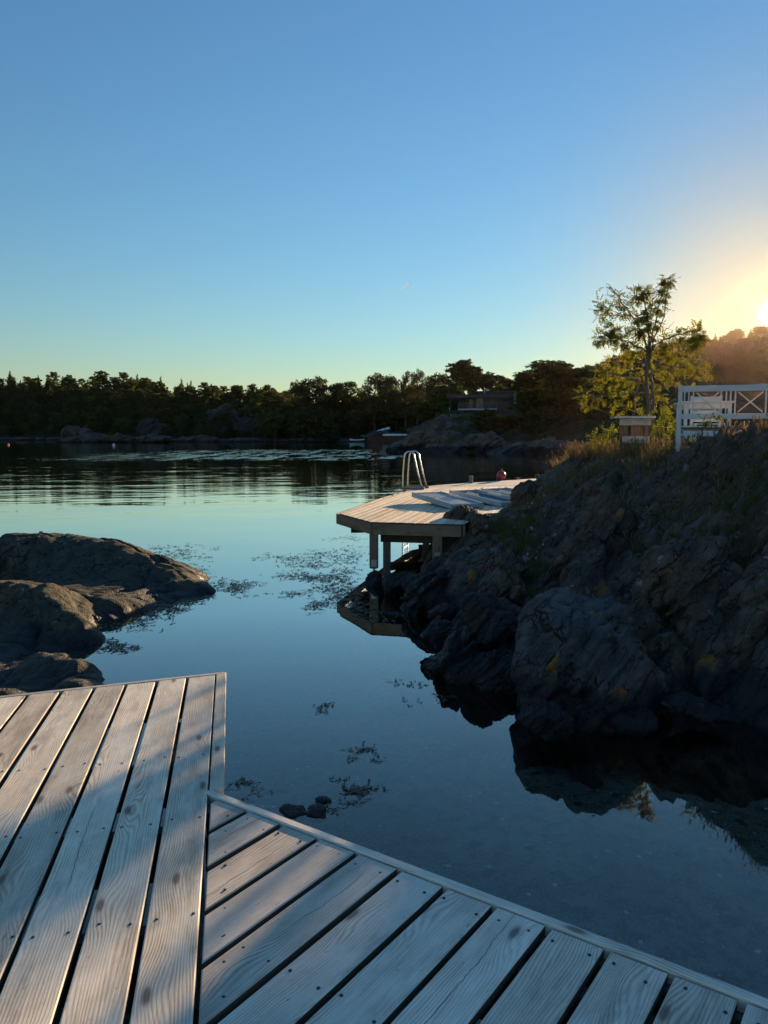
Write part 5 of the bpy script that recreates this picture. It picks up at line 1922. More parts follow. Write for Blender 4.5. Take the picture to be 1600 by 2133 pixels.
# ------------------------------------------------------------------ boats, jetty, floats
def boat_hull(L, B_, D, c, rz, flip=False, tilt=0.0):
    b = MB()
    n, m = 15, 9
    prof = []
    for i in range(n):
        t = i / (n - 1)
        w_ = B_ / 2 * (math.sin(math.pi * min(1, 0.16 + t * 0.98)) ** 0.7 if t < 0.95 else 0.12)
        if t > 0.9:
            w_ *= (1 - t) / 0.1 * 0.8 + 0.08
        sheer = D * (0.86 + 0.42 * (2 * t - 1.0) ** 2 + 0.12 * t)
        keel = 0.10 * D * (abs(2 * t - 0.9)) ** 3
        prof.append((t * L - L / 2, w_, sheer, keel))
    Mx = Matrix.Translation(Vector(c)) @ Matrix.Rotation(rz, 4, 'Z') @ Matrix.Rotation(tilt, 4, 'Y')
    if flip:
        Mx = Mx @ Matrix.Translation((0, 0, D * 0.95)) @ Matrix.Rotation(math.pi, 4, 'X')
    vs = []
    for sh in (0.0, 0.05):
        for x, w_, s_, k in prof:
            for j in range(m):
                a = -1 + 2 * j / (m - 1)
                yy = max(0.01, w_ - sh) * math.copysign(abs(a) ** 0.6, a)
                zz = k + sh * 0.8 + (s_ - k - sh * 0.8 * 0) * (abs(a) ** 2.4)
                zz = min(zz, s_)
                vs.append(Mx @ Vector((x, yy, zz)))
    fs = []
    for l in range(2):
        o_ = l * n * m
        for i in range(n - 1):
            for j in range(m - 1):
                q = (o_ + i * m + j, o_ + (i + 1) * m + j, o_ + (i + 1) * m + j + 1, o_ + i * m + j + 1)
                fs.append(q if l == 1 else q[::-1])
    for i in range(n - 1):
        for j in (0, m - 1):
            a = i * m + j
            q = (a, a + m, a + m + n * m, a + n * m)
            fs.append(q if j == 0 else q[::-1])
    for i in (0, n - 1):
        for j in range(m - 1):
            a = i * m + j
            q = (a, a + 1, a + 1 + n * m, a + n * m)
            fs.append(q)
    b.add(vs, fs)
    return b, Mx


def boats():
    c = G(744, 920.5, 0)
    root = empty('rowing_boat', tuple(c), 'small white open rowing boat afloat left of the brown jetty', 'rowing boat')
    b, Mx = boat_hull(4.9, 1.8, 1.0, (c[0], c[1], -0.14), R(6))
    b.build('hull', M['white_boat'], root, True)
    t = MB()
    for x in (-1.2, 0.1, 1.3):
        t.boxm(Mx @ Matrix.Translation((x, 0, 0.68)), (0.25, 1.25, 0.04))
    t.build('thwarts', M['jettywood'], root)
    c = P(799, 896.5, 231)
    root = empty('upturned_boat', tuple(c), 'white upturned boat lying tilted on the rock above the jetty', 'boat')
    b, Mx = boat_hull(4.2, 1.6, 0.62, tuple(c), R(14), True, R(-17))
    b.build('hull', M['white_boat'], root, True)
    k = MB()
    k.boxm(Mx @ Matrix.Translation((0.4, 0, 0.2)), (0.14, 1.62, 0.5))
    k.build('strap', M['rope'], root)
    # brown jetty
    j0, j1 = G(768, 921.5, 0), G(852, 921, 0)
    y = min(j0[1], j1[1])
    s_ = 224.0
    j0, j1 = P(768, 905, s_), P(853, 905, s_)
    root = empty('jetty', (j0[0], j0[1], 0), 'brown planked jetty wall standing in the far water', 'jetty')
    b = MB()
    nx = 44
    for k in range(nx):
        x0 = j0[0] + (j1[0] - j0[0]) * k / nx
        x1 = j0[0] + (j1[0] - j0[0]) * (k + 1) / nx - 0.03
        b.box(((x0 + x1) / 2, j0[1], 0.75), (x1 - x0, 0.08, 2.3))
    b.build('plank_wall', M['jettywood'], root)
    b = MB()
    b.box(((j0[0] + j1[0]) / 2, j0[1] + 1.6, 1.96), (j1[0] - j0[0] + 0.3, 3.5, 0.1))
    b.build('deck', M['jettywood'], root)
    for fx in (0.02, 0.33, 0.66, 0.98):
        b = MB()
        b.box((j0[0] + (j1[0] - j0[0]) * fx, j0[1] + 0.2, -0.3), (0.25, 0.25, 4.3))
        b.build('pile', M['jettywood'], root)
    ld = MB()
    lx = P(846, 905, s_)[0]
    for x in (-0.25, 0.25):
        ld.box((lx + x, j0[1] - 0.1, 1.0), (0.06, 0.06, 2.6))
    for z in np.arange(0.1, 2.2, 0.33):
        ld.box((lx, j0[1] - 0.1, z), (0.44, 0.05, 0.05))
    ld.build('ladder', M['bark'], root)
    c = P(825, 908.4, s_ + 1.6)
    root = empty('covered_boat', (c[0], c[1], 2.012), 'long narrow white boat lying keel up on the brown jetty', 'boat')
    b, Mx = boat_hull(8.0, 1.3, 0.62, (c[0], c[1], 2.012), R(3), True)
    b.build('hull', M['white_boat'], root, True)
    k = MB()
    k.boxm(Mx @ Matrix.Translation((1.9, 0, 0.2)), (0.16, 1.32, 0.48))
    k.build('strap', M['rope'], root)
    # floats
    for (px, py, r, mt, lab) in ((712, 918, 0.42, 'orange', 'orange float left of the white rowing boat'), (667, 920, 0.36, 'white', 'pale pinkish float left of the orange float near the rowing boat'), (237, 928, 0.30, 'white', 'pale float off the tip of the far left point'), (17, 927, 0.24, 'orange', 'tiny pale orange float at the left edge of the bay')):
        g = G(px, py, 0)
        b = MB()
        b.lathe((g[0], g[1], 0), [(max(0.01, r * math.cos(a)), r * math.sin(a) + r * 0.45) for a in np.linspace(-math.pi / 2, math.pi / 2, 11)], 16)
        b.tube([(g[0], g[1], r * 1.4), (g[0], g[1], r * 1.75)], r * 0.16, 8)
        tag(b.build('mooring_float', M[mt], None, True, tuple(g)), lab, 'float')
    # contrail and gulls
    a, e = P(835.5, 602, 25000), P(855, 586.5, 24000)
    m_, t = new_mat('contrail_vapour')
    t.out(t.n('ShaderNodeMixShader', {0: 0.7, 1: t.bsdf((0.95, 0.95, 0.95), 1.0, None, 0.0), 2: t.n('ShaderNodeBsdfTranslucent', {0: (0.95, 0.95, 0.95, 1)})}))
    b = MB()
    ks = np.linspace(0, 1, 12)
    b.tube([a + (e - a) * k for k in ks], [2 + 13 * min(1, k * 1.6) * (1 if k < 0.97 else 0.6) for k in ks], 8)
    tag(b.build('contrail', m_, None, True), 'short white contrail slanting up the clear sky', 'contrail')
    for px, py, s_, rz, lab in ((551.5, 688.5, 430, 0.3, 'distant dark gull leftmost of the four in the sky'), (603.5, 726, 420, 1.0, 'distant dark gull lowest of the four in the sky'), (653, 673.5, 440, 2.0, 'distant dark gull highest of the three left of the contrail'), (809, 655, 460, 0.7, 'distant dark gull nearest below the contrail')):
        c = P(px, py, s_)
        root = empty('gull', tuple(c), lab, 'bird')
        b = MB()
        Mx = Matrix.Translation(Vector(c)) @ Matrix.Rotation(rz, 4, 'Z')
        b.tube([Mx @ Vector((x, 0, 0)) for x in (-0.3, -0.2, 0, 0.15, 0.24, 0.3)], [0.02, 0.05, 0.085, 0.06, 0.045, 0.01], 8)
        b.build('body', M['gull'], root, True)
        for s2 in (-1, 1):
            b = MB()
            up = [(0.08, 0.05), (0.07, 0.3), (0.0, 0.62), (-0.1, 0.62), (-0.09, 0.3), (-0.1, 0.05)]
            z = [0.02, 0.14, 0.08, 0.08, 0.14, 0.02]
            top = [Mx @ Vector((x, s2 * y, zz)) for (x, y), zz in zip(up, z)]
            bot = [Mx @ Vector((x, s2 * y, zz - 0.012)) for (x, y), zz in zip(up, z)]
            b.add(top + bot, [(0, 1, 4, 5), (1, 2, 3, 4), (11, 10, 7, 6), (10, 9, 8, 7)] + [(k, (k + 1) % 6, 6 + (k + 1) % 6, 6 + k) for k in range(6)])
            b.build('wing', M['gull'], root)


boats()
# ------------------------------------------------------------------ terrace furniture on the rock
def ground_at(px, py, s):
    g = P(px, py, s)
    b, nn = drop(g[0], g[1])
    return b if b is not None else Vector(g)


def garden_bench():
    """white painted bench seen from behind: cross panels between groups of slats"""
    s0, s1 = 10.9, 10.35
    a = P(1414, 905, s0)
    e = P(1675, 905, s1)
    u = Vector((e[0] - a[0], e[1] - a[1], 0))
    L = u.length
    u.normalize()
    v = Vector((-u.y, u.x, 0))          # away from the viewer: the seat side
    zt = P(1414, 803, s0)[2]
    zb = P(1414, 933, s0)[2]
    gz = lambda x, y: (drop(x, y)[0].z if drop(x, y)[0] is not None else zb)
    root = empty('garden_bench', (a[0], a[1], zb), 'white garden bench with cross braced back seen from behind on the rock', 'bench')
    A = Vector((a[0], a[1], 0))
    pt = lambda d, w, z: A + u * d + v * w + Vector((0, 0, z))
    rise = 0.0

    def part(name, segs):
        b = MB()
        for p, q, w_, h_ in segs:
            b.bar(p, q, w_, h_, 0.004, up=tuple(v) if abs((q - p).normalized().z) > 0.5 else (0, 0, 1))
        return b.build(name, M['white'], root)
    H = zt - zb
    xs = [0.0, L]
    for d in xs:
        z0 = min(zb, gz(*(pt(d, 0, 0).xy)) - 0.0) - 0.03
        part('back_leg', [(pt(d, 0, z0), pt(d, 0, zt - 0.0), 0.055, 0.055)])
        q = pt(d, 0.52, 0)
        part('front_leg', [(pt(d, 0.52, min(zb, gz(q.x, q.y)) - 0.05), pt(d, 0.52, zb + 0.62), 0.055, 0.055)])
        part('arm_rest', [(pt(d, 0.03, zb + 0.635), pt(d, 0.56, zb + 0.635), 0.065, 0.03)])
        part('side_rail', [(pt(d, 0.03, zb + 0.36), pt(d, 0.49, zb + 0.36), 0.035, 0.07)])
    k = 0.03
    part('top_rail', [(pt(k, 0, zt - 0.055), pt(L - k, 0, zt - 0.055), 0.035, 0.085)])
    yl = zb + H * (1 - 64 / 127) + 0.01
    part('lower_back_rail', [(pt(k, 0, yl - 0.005), pt(L - k, 0, yl - 0.005), 0.034, 0.078)])
    part('seat_rail', [(pt(k, 0, zb + H * (1 - 98 / 127)), pt(L - k, 0, zb + H * (1 - 98 / 127)), 0.034, 0.08)])
    part('front_seat_rail', [(pt(k, 0.52, zb + H * (1 - 90 / 127)), pt(L - k, 0.52, zb + H * (1 - 90 / 127)), 0.034, 0.08)])
    z0, z1 = yl + 0.035, zt - 0.099
    sc_ = L / (1675 - 1414)
    X = lambda px: (px - 1414) * sc_
    for px in (1423.5, 1432.5, 1442.5, 1501.5, 1512.5, 1521.5, 1531.5, 1595, 1604, 1614, 1662):
        part('back_slat', [(pt(X(px), 0, z0), pt(X(px), 0, z1), 0.016, 0.045 if px not in (1423.5,) else 0.04)])
    for pa, pb in ((1449, 1496), (1537, 1589), (1620, 1657)):
        part('cross_brace', [(pt(X(pa), 0.009, z0 + 0.015), pt(X(pb), 0.009, z1 - 0.015), 0.016, 0.042)])
        part('cross_brace', [(pt(X(pa), -0.009, z1 - 0.015), pt(X(pb), -0.009, z0 + 0.015), 0.016, 0.042)])
    zs = zb + H * (1 - 88 / 127)
    for j in range(6):
        w_ = 0.05 + 0.09 * j
        part('seat_slat', [(pt(-0.01, w_, zs + 0.03), pt(L + 0.01, w_, zs + 0.03), 0.07, 0.022)])


def garden_table():
    s = 11.9
    c0, c1 = P(1419, 905, s), P(1530, 905, s - 0.15)
    zt = P(1475, 836, s)[2]
    u = Vector((c1[0] - c0[0], c1[1] - c0[1], 0))
    L = u.length
    u.normalize()
    v = Vector((-u.y, u.x, 0))
    A = Vector((c0[0], c0[1], 0))
    pt = lambda d, w, z: A + u * d + v * w + Vector((0, 0, z))
    zg = min((drop(*(pt(d, w, 0).xy))[0].z for d in (0.1, L - 0.1) for w in (0.1, 0.7)))
    root = empty('garden_table', (A.x, A.y, zg), 'white garden table standing behind the white bench', 'table')
    b = MB()
    for j in range(6):
        w_ = 0.06 + j * 0.125
        b.bar(pt(0, w_, zt - 0.011), pt(L, w_, zt - 0.011), 0.117, 0.022, 0.003)
    b.build('table_top', M['white'], root)
    b = MB()
    b.bar(pt(0.06, 0.07, zt - 0.07), pt(L - 0.06, 0.07, zt - 0.07), 0.025, 0.09)
    b.bar(pt(0.06, 0.68, zt - 0.07), pt(L - 0.06, 0.68, zt - 0.07), 0.025, 0.09)
    b.build('apron', M['white'], root)
    for d in (0.07, L - 0.07):
        for w_ in (0.075, 0.675):
            q = pt(d, w_, 0)
            g = drop(q.x, q.y)[0]
            b = MB()
            b.bar(pt(d, w_, g.z - 0.04), pt(d, w_, zt - 0.023), 0.05, 0.05, 0.003, up=tuple(v))
            b.build('leg', M['white'], root)


def garden_chair():
    s = 13.0
    c = P(1474, 905, s)
    u = Vector((0.97, -0.25, 0)).normalized()
    v = Vector((-u.y, u.x, 0))
    A = Vector((c[0], c[1], 0))
    pt = lambda d, w, z: A + u * d + v * w + Vector((0, 0, z))
    zt = P(1474, 823, s)[2]
    zg = drop(c[0], c[1])[0].z
    zs = zt - 0.52
    root = empty('garden_chair', (c[0], c[1], zg), 'white slatted garden chair on the far side of the white table', 'chair')
    for d in (-0.24, 0.24):
        for w_, top in ((0.24, zt), (-0.22, zs - 0.0)):
            q = pt(d, w_, 0)
            g = drop(q.x, q.y)[0].z
            b = MB()
            b.bar(pt(d, w_, min(g, zs - 0.4) - 0.04), pt(d, w_ + (0.06 if top == zt else 0), top), 0.045, 0.045, 0.003, up=tuple(v))
            b.build('leg', M['white'], root)
    b = MB()
    for j in range(5):
        b.bar(pt(-0.26, -0.2 + j * 0.1, zs + 0.012), pt(0.26, -0.2 + j * 0.1, zs + 0.012), 0.085, 0.022, 0.003)
    b.build('seat', M['white'], root)
    b = MB()
    for z in (0.1, 0.22, 0.34, 0.46):
        b.bar(pt(-0.22, 0.25 + z * 0.1, zs + z), pt(0.22, 0.25 + z * 0.1, zs + z), 0.02, 0.085, 0.003)
    b.build('backrest', M['white'], root)


def grey_trestle():
    """grey weathered plank bench on square posts"""
    s = 13.2
    a, e = P(1290, 905, s), P(1355, 905, s)
    A = Vector((a[0], a[1], 0))
    u = Vector((e[0] - a[0], e[1] - a[1], 0))
    L = u.length
    u.normalize()
    v = Vector((-u.y, u.x, 0))
    Zp = lambda py: P(1320, py, s)[2]
    pt = lambda d, w, z: A + u * d + v * w + Vector((0, 0, z))
    zg = min(drop(*(pt(d, 0.1, 0).xy))[0].z for d in (0.1, L - 0.1))
    root = empty('wooden_counter', (A.x, A.y, zg), 'weathered grey plank counter on square posts under the rowan tree', 'counter')
    r2 = random.Random(8)
    lumber('top_plank', [(tuple(pt(-0.06, 0.13, Zp(868) - 0.01)), tuple(pt(L + 0.06, 0.13, Zp(868) - 0.01)), 0.42, 0.035)], M['deck_grey'], root, r2)
    lumber('upper_apron', [(tuple(pt(0.0, 0.0, Zp(878))), tuple(pt(L, 0.0, Zp(878))), 0.03, 0.135)], M['deck_grey'], root, r2)
    lumber('lower_apron', [(tuple(pt(0.06, 0.0, Zp(916))), tuple(pt(L - 0.01, 0.0, Zp(916))), 0.03, 0.125)], M['deck_grey'], root, r2)
    for d in (0.13, 0.34, L - 0.06):
        lumber('post', [(tuple(pt(d, 0.045, Zp(870) - 0.012)), tuple(pt(d, 0.045, zg - 0.15)), 0.055, 0.055)], M['timber'], root, r2)
        lumber('post', [(tuple(pt(d, 0.29, Zp(870) - 0.012)), tuple(pt(d, 0.29, zg - 0.15)), 0.055, 0.055)], M['timber'], root, r2)
    # pale plank end beside the dry grass
    c = P(1222, 943.5, 15.2)
    b = MB()
    b.box((c[0], c[1], c[2]), (0.2, 0.5, 0.025), 0.2, 0, 0, 0.003)
    b.box((c[0] - 0.06, c[1] + 0.15, c[2] - 0.42), (0.05, 0.05, 0.81), 0.2)
    b.box((c[0] + 0.06, c[1] - 0.15, c[2] - 0.42), (0.05, 0.05, 0.81), 0.2)
    tag(b.build('low_plank_seat', M['white'], None, False, tuple(c)), 'end of a low white plank seat beside the sunlit grass tuft', 'bench')


garden_bench()
garden_table()
garden_chair()
grey_trestle()


# ------------------------------------------------------------------ rowan tree and shrubs
def pinnate(rg, base, axis, up, L, npair, lw, V, F):
    """compound leaf: paired leaflets along a midrib"""
    side = np.cross(axis, up)
    side /= np.linalg.norm(side) + 1e-9
    up = np.cross(side, axis)
    for k in range(npair + 1):
        t = 0.28 + 0.72 * k / npair
        c = base + axis * L * t - up * L * 0.25 * t * t
        sl = L * 0.36 * (1 - 0.35 * abs(t - 0.6)) * rg.uniform(0.85, 1.15)
        dirs = [axis] if k == npair else [axis * 0.5 + side * 0.86, axis * 0.5 - side * 0.86]
        for d in dirs:
            d = d + rg.normal(0, 0.12, 3)
            d /= np.linalg.norm(d)
            w = np.cross(d, up + rg.normal(0, 0.35, 3))
            w /= np.linalg.norm(w) + 1e-9
            o = len(V)
            dr = -up * sl * 0.12
            V += [c, c + d * sl * 0.45 + w * lw * 0.5, c + d * sl + dr, c + d * sl * 0.45 - w * lw * 0.5]
            F.append((o, o + 1, o + 2, o + 3))


def rowan():
    rg = np.random.RandomState(5)
    s = 13.9
    fork = P(1350, 735, s)
    base = ground_at(1347, 930, s)
    base = np.array(base)
    paths = []
    ends = []

    def br(pts, r0, r1, leafy=1.0):
        pts = [np.array(q, float) for q in pts]
        fine = []
        for i in range(len(pts) - 1):
            for t in np.linspace(0, 1, 5)[:-1]:
                fine.append(pts[i] * (1 - t) + pts[i + 1] * t)
        fine.append(pts[-1])
        fine = np.array(fine)
        for _ in range(2):
            fine[1:-1] = (fine[:-2] + 2 * fine[1:-1] + fine[2:]) / 4
        fine[1:-1] += rg.normal(0, 0.010, fine[1:-1].shape)
        paths.append((list(fine), list(np.linspace(r0, r1, len(fine)))))
        return fine
    p = lambda px, py, ds=0.0: P(px, py, s + ds)
    # stems from the ground
    br([base + [0.02, 0, -0.1], p(1352, 850), p(1347, 780), fork], 0.038, 0.028)
    br([base + [0.05, 0.06, -0.1], p(1362, 850, .1), p(1357, 780, .1), p(1352, 742, .05), p(1365, 700, .1), p(1384, 660, .1), p(1392, 590, .1)], 0.03, 0.005)
    br([base + [-0.10, 0.03, -0.1], p(1318, 880, .1), p(1322, 830, .1), p(1335, 770, .2), p(1345, 720, .2)], 0.018, 0.012)
    main = [
        ([fork, p(1340, 700), p(1318, 660, -.1), p(1290, 620, -.15), p(1268, 592, -.2)], 0.022, 0.004),
        ([fork, p(1352, 690), p(1348, 650, .1), p(1342, 620, .15), p(1335, 608, .2)], 0.02, 0.005),
        ([fork, p(1362, 690, .1), p(1372, 640, .1), p(1380, 610, .1), p(1388, 582, .1)], 0.018, 0.004),
        ([fork, p(1372, 712, .2), p(1410, 697, .3), p(1440, 690, .3), p(1462, 690, .35)], 0.018, 0.005),
        ([fork, p(1330, 722, -.2), p(1300, 708, -.3), p(1270, 700, -.35), p(1246, 700, -.4)], 0.018, 0.005),
        ([p(1318, 660, -.1), p(1290, 655, -.2), p(1262, 640, -.25), p(1248, 632, -.3)], 0.008, 0.003),
        ([p(1290, 655, -.2), p(1268, 668, -.3), p(1262, 680, -.3), p(1252, 664, -.35)], 0.006, 0.002),
        ([p(1384, 690, .1), p(1396, 680, .2), p(1405, 668, .2)], 0.008, 0.002),
        ([p(1349, 780), p(1380, 770, .3), p(1420, 762, .4), p(1460, 758, .5), p(1482, 768, .5)], 0.016, 0.004),
        ([p(1349, 800), p(1310, 790, -.4), p(1270, 775, -.6), p(1250, 770, -.7)], 0.016, 0.004),
        ([p(1350, 820), p(1310, 820, -.5), p(1260, 822, -.7), p(1228, 830, -.8), p(1212, 840, -.8)], 0.016, 0.004),
        ([p(1355, 830, .1), p(1375, 815, .4), p(1400, 800, .5), p(1425, 790, .6)], 0.012, 0.004),
        ([p(1352, 850), p(1370, 840, .4), p(1385, 838, .4)], 0.010, 0.003),
        ([p(1347, 760), p(1320, 748, .4), p(1300, 745, .6), p(1275, 752, .7)], 0.012, 0.003),
        ([p(1345, 800), p(1325, 800, .5), p(1300, 815, .8)], 0.010, 0.003),
        ([p(1352, 700), p(1385, 720, -.3), p(1420, 725, -.4), p(1445, 730, -.4)], 0.010, 0.003),
        ([p(1350, 760), p(1390, 745, -.3), p(1430, 740, -.4)], 0.010, 0.003),
        ([base + [-0.05, 0, 0], p(1300, 895, -.4), p(1275, 870, -.6), p(1245, 850, -.7)], 0.012, 0.005),
        ([p(1348, 790), p(1335, 830, -.5), p(1330, 860, -.6)], 0.008, 0.003),
    ]
    lines = []
    for pts, r0, r1 in main:
        lines.append(br(pts, r0, r1))
    V, F = [], []
    # leaf clusters: (px, py, ds, radius m, leaves)
    cl = [(1388, 585, .1, .11, 20), (1384, 600, .1, .10, 14), (1375, 615, .1, .11, 18), (1335, 612, .2, .13, 26), (1345, 605, .2, .10, 14), (1325, 625, .2, .09, 12),
          (1262, 597, -.2, .04, 3), (1285, 622, -.15, .11, 17), (1265, 640, -.25, .09, 10), (1254, 655, -.3, .09, 11), (1250, 632, -.3, .05, 5), (1297, 650, -.1, .10, 13), (1310, 645, 0, .08, 9),
          (1372, 640, .1, .13, 22), (1350, 650, .1, .12, 18), (1362, 672, .1, .15, 28), (1335, 660, 0, .13, 22), (1330, 685, 0, .15, 30), (1345, 690, .1, .12, 20),
          (1262, 700, -.4, .14, 26), (1285, 695, -.3, .14, 28), (1250, 703, -.4, .10, 14), (1300, 710, -.3, .14, 24), (1275, 685, -.3, .12, 16),
          (1455, 692, .3, .14, 28), (1435, 700, .3, .13, 22), (1462, 705, .35, .10, 14), (1410, 700, .2, .12, 20), (1440, 722, -.4, .12, 18), (1450, 715, 0, .10, 12),
          (1390, 710, .1, .14, 24), (1370, 725, 0, .14, 26), (1400, 735, -.3, .14, 24), (1425, 745, -.4, .14, 24), (1320, 730, .2, .15, 28), (1300, 748, .6, .16, 32), (1345, 745, 0, .12, 18),
          (1275, 760, .7, .17, 38), (1258, 778, -.7, .17, 38), (1285, 785, -.5, .18, 42), (1310, 775, -.3, .17, 36), (1330, 790, .3, .16, 30), (1300, 810, .6, .17, 36), (1265, 805, -.4, .16, 30),
          (1370, 765, .2, .15, 28), (1395, 770, .3, .15, 28), (1425, 765, .4, .16, 32), (1455, 765, .5, .17, 36), (1475, 775, .5, .14, 26), (1448, 785, .4, .12, 16), (1410, 790, .5, .14, 22), (1385, 795, .4, .15, 26), (1365, 805, .2, .13, 22),
          (1215, 828, -.8, .11, 22), (1225, 845, -.8, .09, 16), (1235, 820, -.7, .08, 10), (1255, 830, -.7, .12, 16), (1285, 835, -.5, .13, 18), (1310, 830, -.3, .13, 18), (1330, 845, -.3, .10, 12),
          (1370, 835, .4, .14, 24), (1385, 842, .4, .12, 20), (1372, 822, .4, .12, 16), (1340, 862, -.5, .09, 12), (1350, 875, -.6, .08, 8), (1290, 855, -.6, .10, 10)]
    for px, py, ds, r, n in cl:
        c = P(px, py, s + ds)
        for _ in range(int(n * (1.8 if py < 740 else 0.62))):
            d = rg.normal(size=3)
            d /= np.linalg.norm(d)
            q = c + d * r * rg.uniform(0.0, 0.95) * np.array([1, 1, 0.8])
            ax = d * 0.7 + rg.normal(0, 0.5, 3) + np.array([0, 0, -0.12])
            ax /= np.linalg.norm(ax)
            pinnate(rg, q, ax, np.array([0, 0, 1.0]) + rg.normal(0, 0.3, 3), rg.uniform(0.11, 0.185), rg.randint(4, 7), 0.024, V, F)
        # a twig from the nearest limb
        allp = np.concatenate(lines)
        k = np.argmin(((allp - c) ** 2).sum(1))
        if np.linalg.norm(allp[k] - c) > 0.03:
            paths.append(([allp[k], (allp[k] + c) / 2 + rg.normal(0, 0.02, 3), c], [0.005, 0.004, 0.0022]))
    root = empty('rowan_tree', tuple(base), 'young rowan tree with yellow green backlit leaves rising behind the dry grass', 'rowan tree')
    tv, tf = trunk_mesh(paths, 7)
    fast_mesh('trunk', tv, tf, M['rowan_bark'], True, root, None, tuple(base))
    fast_mesh('crown', np.array(V), np.array(F), M['rowan_leaf'], False, root, None, tuple(base))


rowan()


def shrub(px, py, s, blobs, label, seed, mat='shrub_leaf', L=0.10):
    rg = np.random.RandomState(seed)
    b = np.array(ground_at(px, py, s))
    paths, V, F = [], [], []
    for bx, by, ds, r, n in blobs:
        c = P(bx, by, s + ds)
        paths.append(([b, (b + c) / 2 + rg.normal(0, 0.03, 3), c], [0.007, 0.005, 0.002]))
        for _ in range(n):
            d = rg.normal(size=3)
            d /= np.linalg.norm(d)
            q = c + d * r * rg.uniform(0, 0.95)
            ax = d * 0.7 + rg.normal(0, 0.5, 3)
            ax /= np.linalg.norm(ax)
            pinnate(rg, q, ax, np.array([0, 0, 1.0]) + rg.normal(0, 0.3, 3), rg.uniform(0.7, 1.3) * L, rg.randint(2, 5), 0.022, V, F)
    root = empty('shrub', tuple(b), label, 'shrub')
    tv, tf = trunk_mesh(paths, 6)
    fast_mesh('stems', tv, tf, M['rowan_bark'], True, root, None, tuple(b))
    fast_mesh('leaves', np.array(V), np.array(F), M[mat], False, root, None, tuple(b))


shrub(1260, 935, 13.3, [(1235, 912, -.1, .08, 16), (1250, 905, 0, .10, 20), (1265, 915, 0, .08, 18), (1270, 900, .1, .11, 20), (1285, 905, .1, .09, 14), (1295, 920, .1, .07, 10), (1240, 920, -.1, .05, 10)], 'low yellow green shrub left of the grey counter', 51)
shrub(1366, 935, 13.6, [(1362, 905, 0, .08, 16), (1375, 895, .1, .10, 18), (1385, 880, .1, .10, 20), (1390, 865, .2, .09, 18), (1400, 885, .1, .10, 18), (1370, 885, .1, .09, 14), (1330, 895, .3, .07, 12)], 'leafy shrub between the grey counter and the white bench', 53)
shrub(1398, 935, 11.9, [(1398, 915, .1, .10, 16), (1408, 900, .2, .10, 16), (1425, 920, .2, .12, 18), (1440, 905, .2, .10, 14), (1395, 898, .3, .08, 12)], 'dark green shrub behind the left leg of the white bench', 57)
shrub(1482, 892, 9.4, [(1465, 876, 0, .05, 10), (1478, 872, 0, .06, 14), (1490, 874, 0, .05, 10), (1498, 878, 0, .035, 6)], 'small sapling with yellow leaves on the rock crest before the bench', 59, 'shrub_leaf', 0.07)


# ------------------------------------------------------------------ grass, flowers, weed
def blades(spec, seed, name, mat, label, cat):
    """spec rows: (px, py, s, spread_x, spread_y, count, height, lean)"""
    rg = np.random.RandomState(seed)
    V, F = [], []
    for px, py, s, sx, sy, n, hgt, lean in spec:
        g = P(px, py, s)
        ncl = max(1, n // 16)
        for c in range(ncl):
            cx, cy = g[0] + rg.normal(0, sx), g[1] + rg.normal(0, sy)
            la = rg.uniform(0, 6.28)
            for k in range(16):
                x, y = cx + rg.normal(0, 0.03), cy + rg.normal(0, 0.03)
                b, nn = drop(x, y)
                if b is None or b.z < 0.28:
                    continue
                h = hgt * rg.uniform(0.45, 1.2)
                az = la + rg.normal(0, 1.0)
                ln = h * lean * rg.uniform(0.2, 1.3)
                w = rg.uniform(0.0016, 0.0034) * (1 + h)
                fa = rg.uniform(0, 6.28)
                wv = np.array([math.cos(fa), math.sin(fa), 0]) * w
                o = len(V)
                b = np.array(b) - [0, 0, 0.01]
                d = np.array([math.cos(az), math.sin(az), 0])
                for t, wk in ((0, 1.0), (0.5, 0.8), (1.0, 0.15)):
                    q = b + d * ln * t * t + np.array([0, 0, h * (t - 0.28 * lean * t * t)])
                    V += [q - wv * wk, q + wv * wk]
                F += [(o, o + 1, o + 3, o + 2), (o + 2, o + 3, o + 5, o + 4)]
                if mat == 'dry_grass' and rg.rand() < 0.13:
                    # seed head
                    q = np.array(V[-1])
                    for a in range(2):
                        fa = rg.uniform(0, 6.28)
                        wv2 = np.array([math.cos(fa), math.sin(fa), 0]) * 0.009
                        o = len(V)
                        up = np.array([d[0] * 0.3, d[1] * 0.3, 1.0]) * rg.uniform(0.05, 0.09)
                        V += [q - up * 0.2, q + up * 0.4 + wv2, q + up, q + up * 0.4 - wv2]
                        F.append((o, o + 1, o + 2, o + 3))
    o = fast_mesh(name, np.array(V), np.array(F), M[mat])
    return tag(o, label, cat, None, 'stuff')


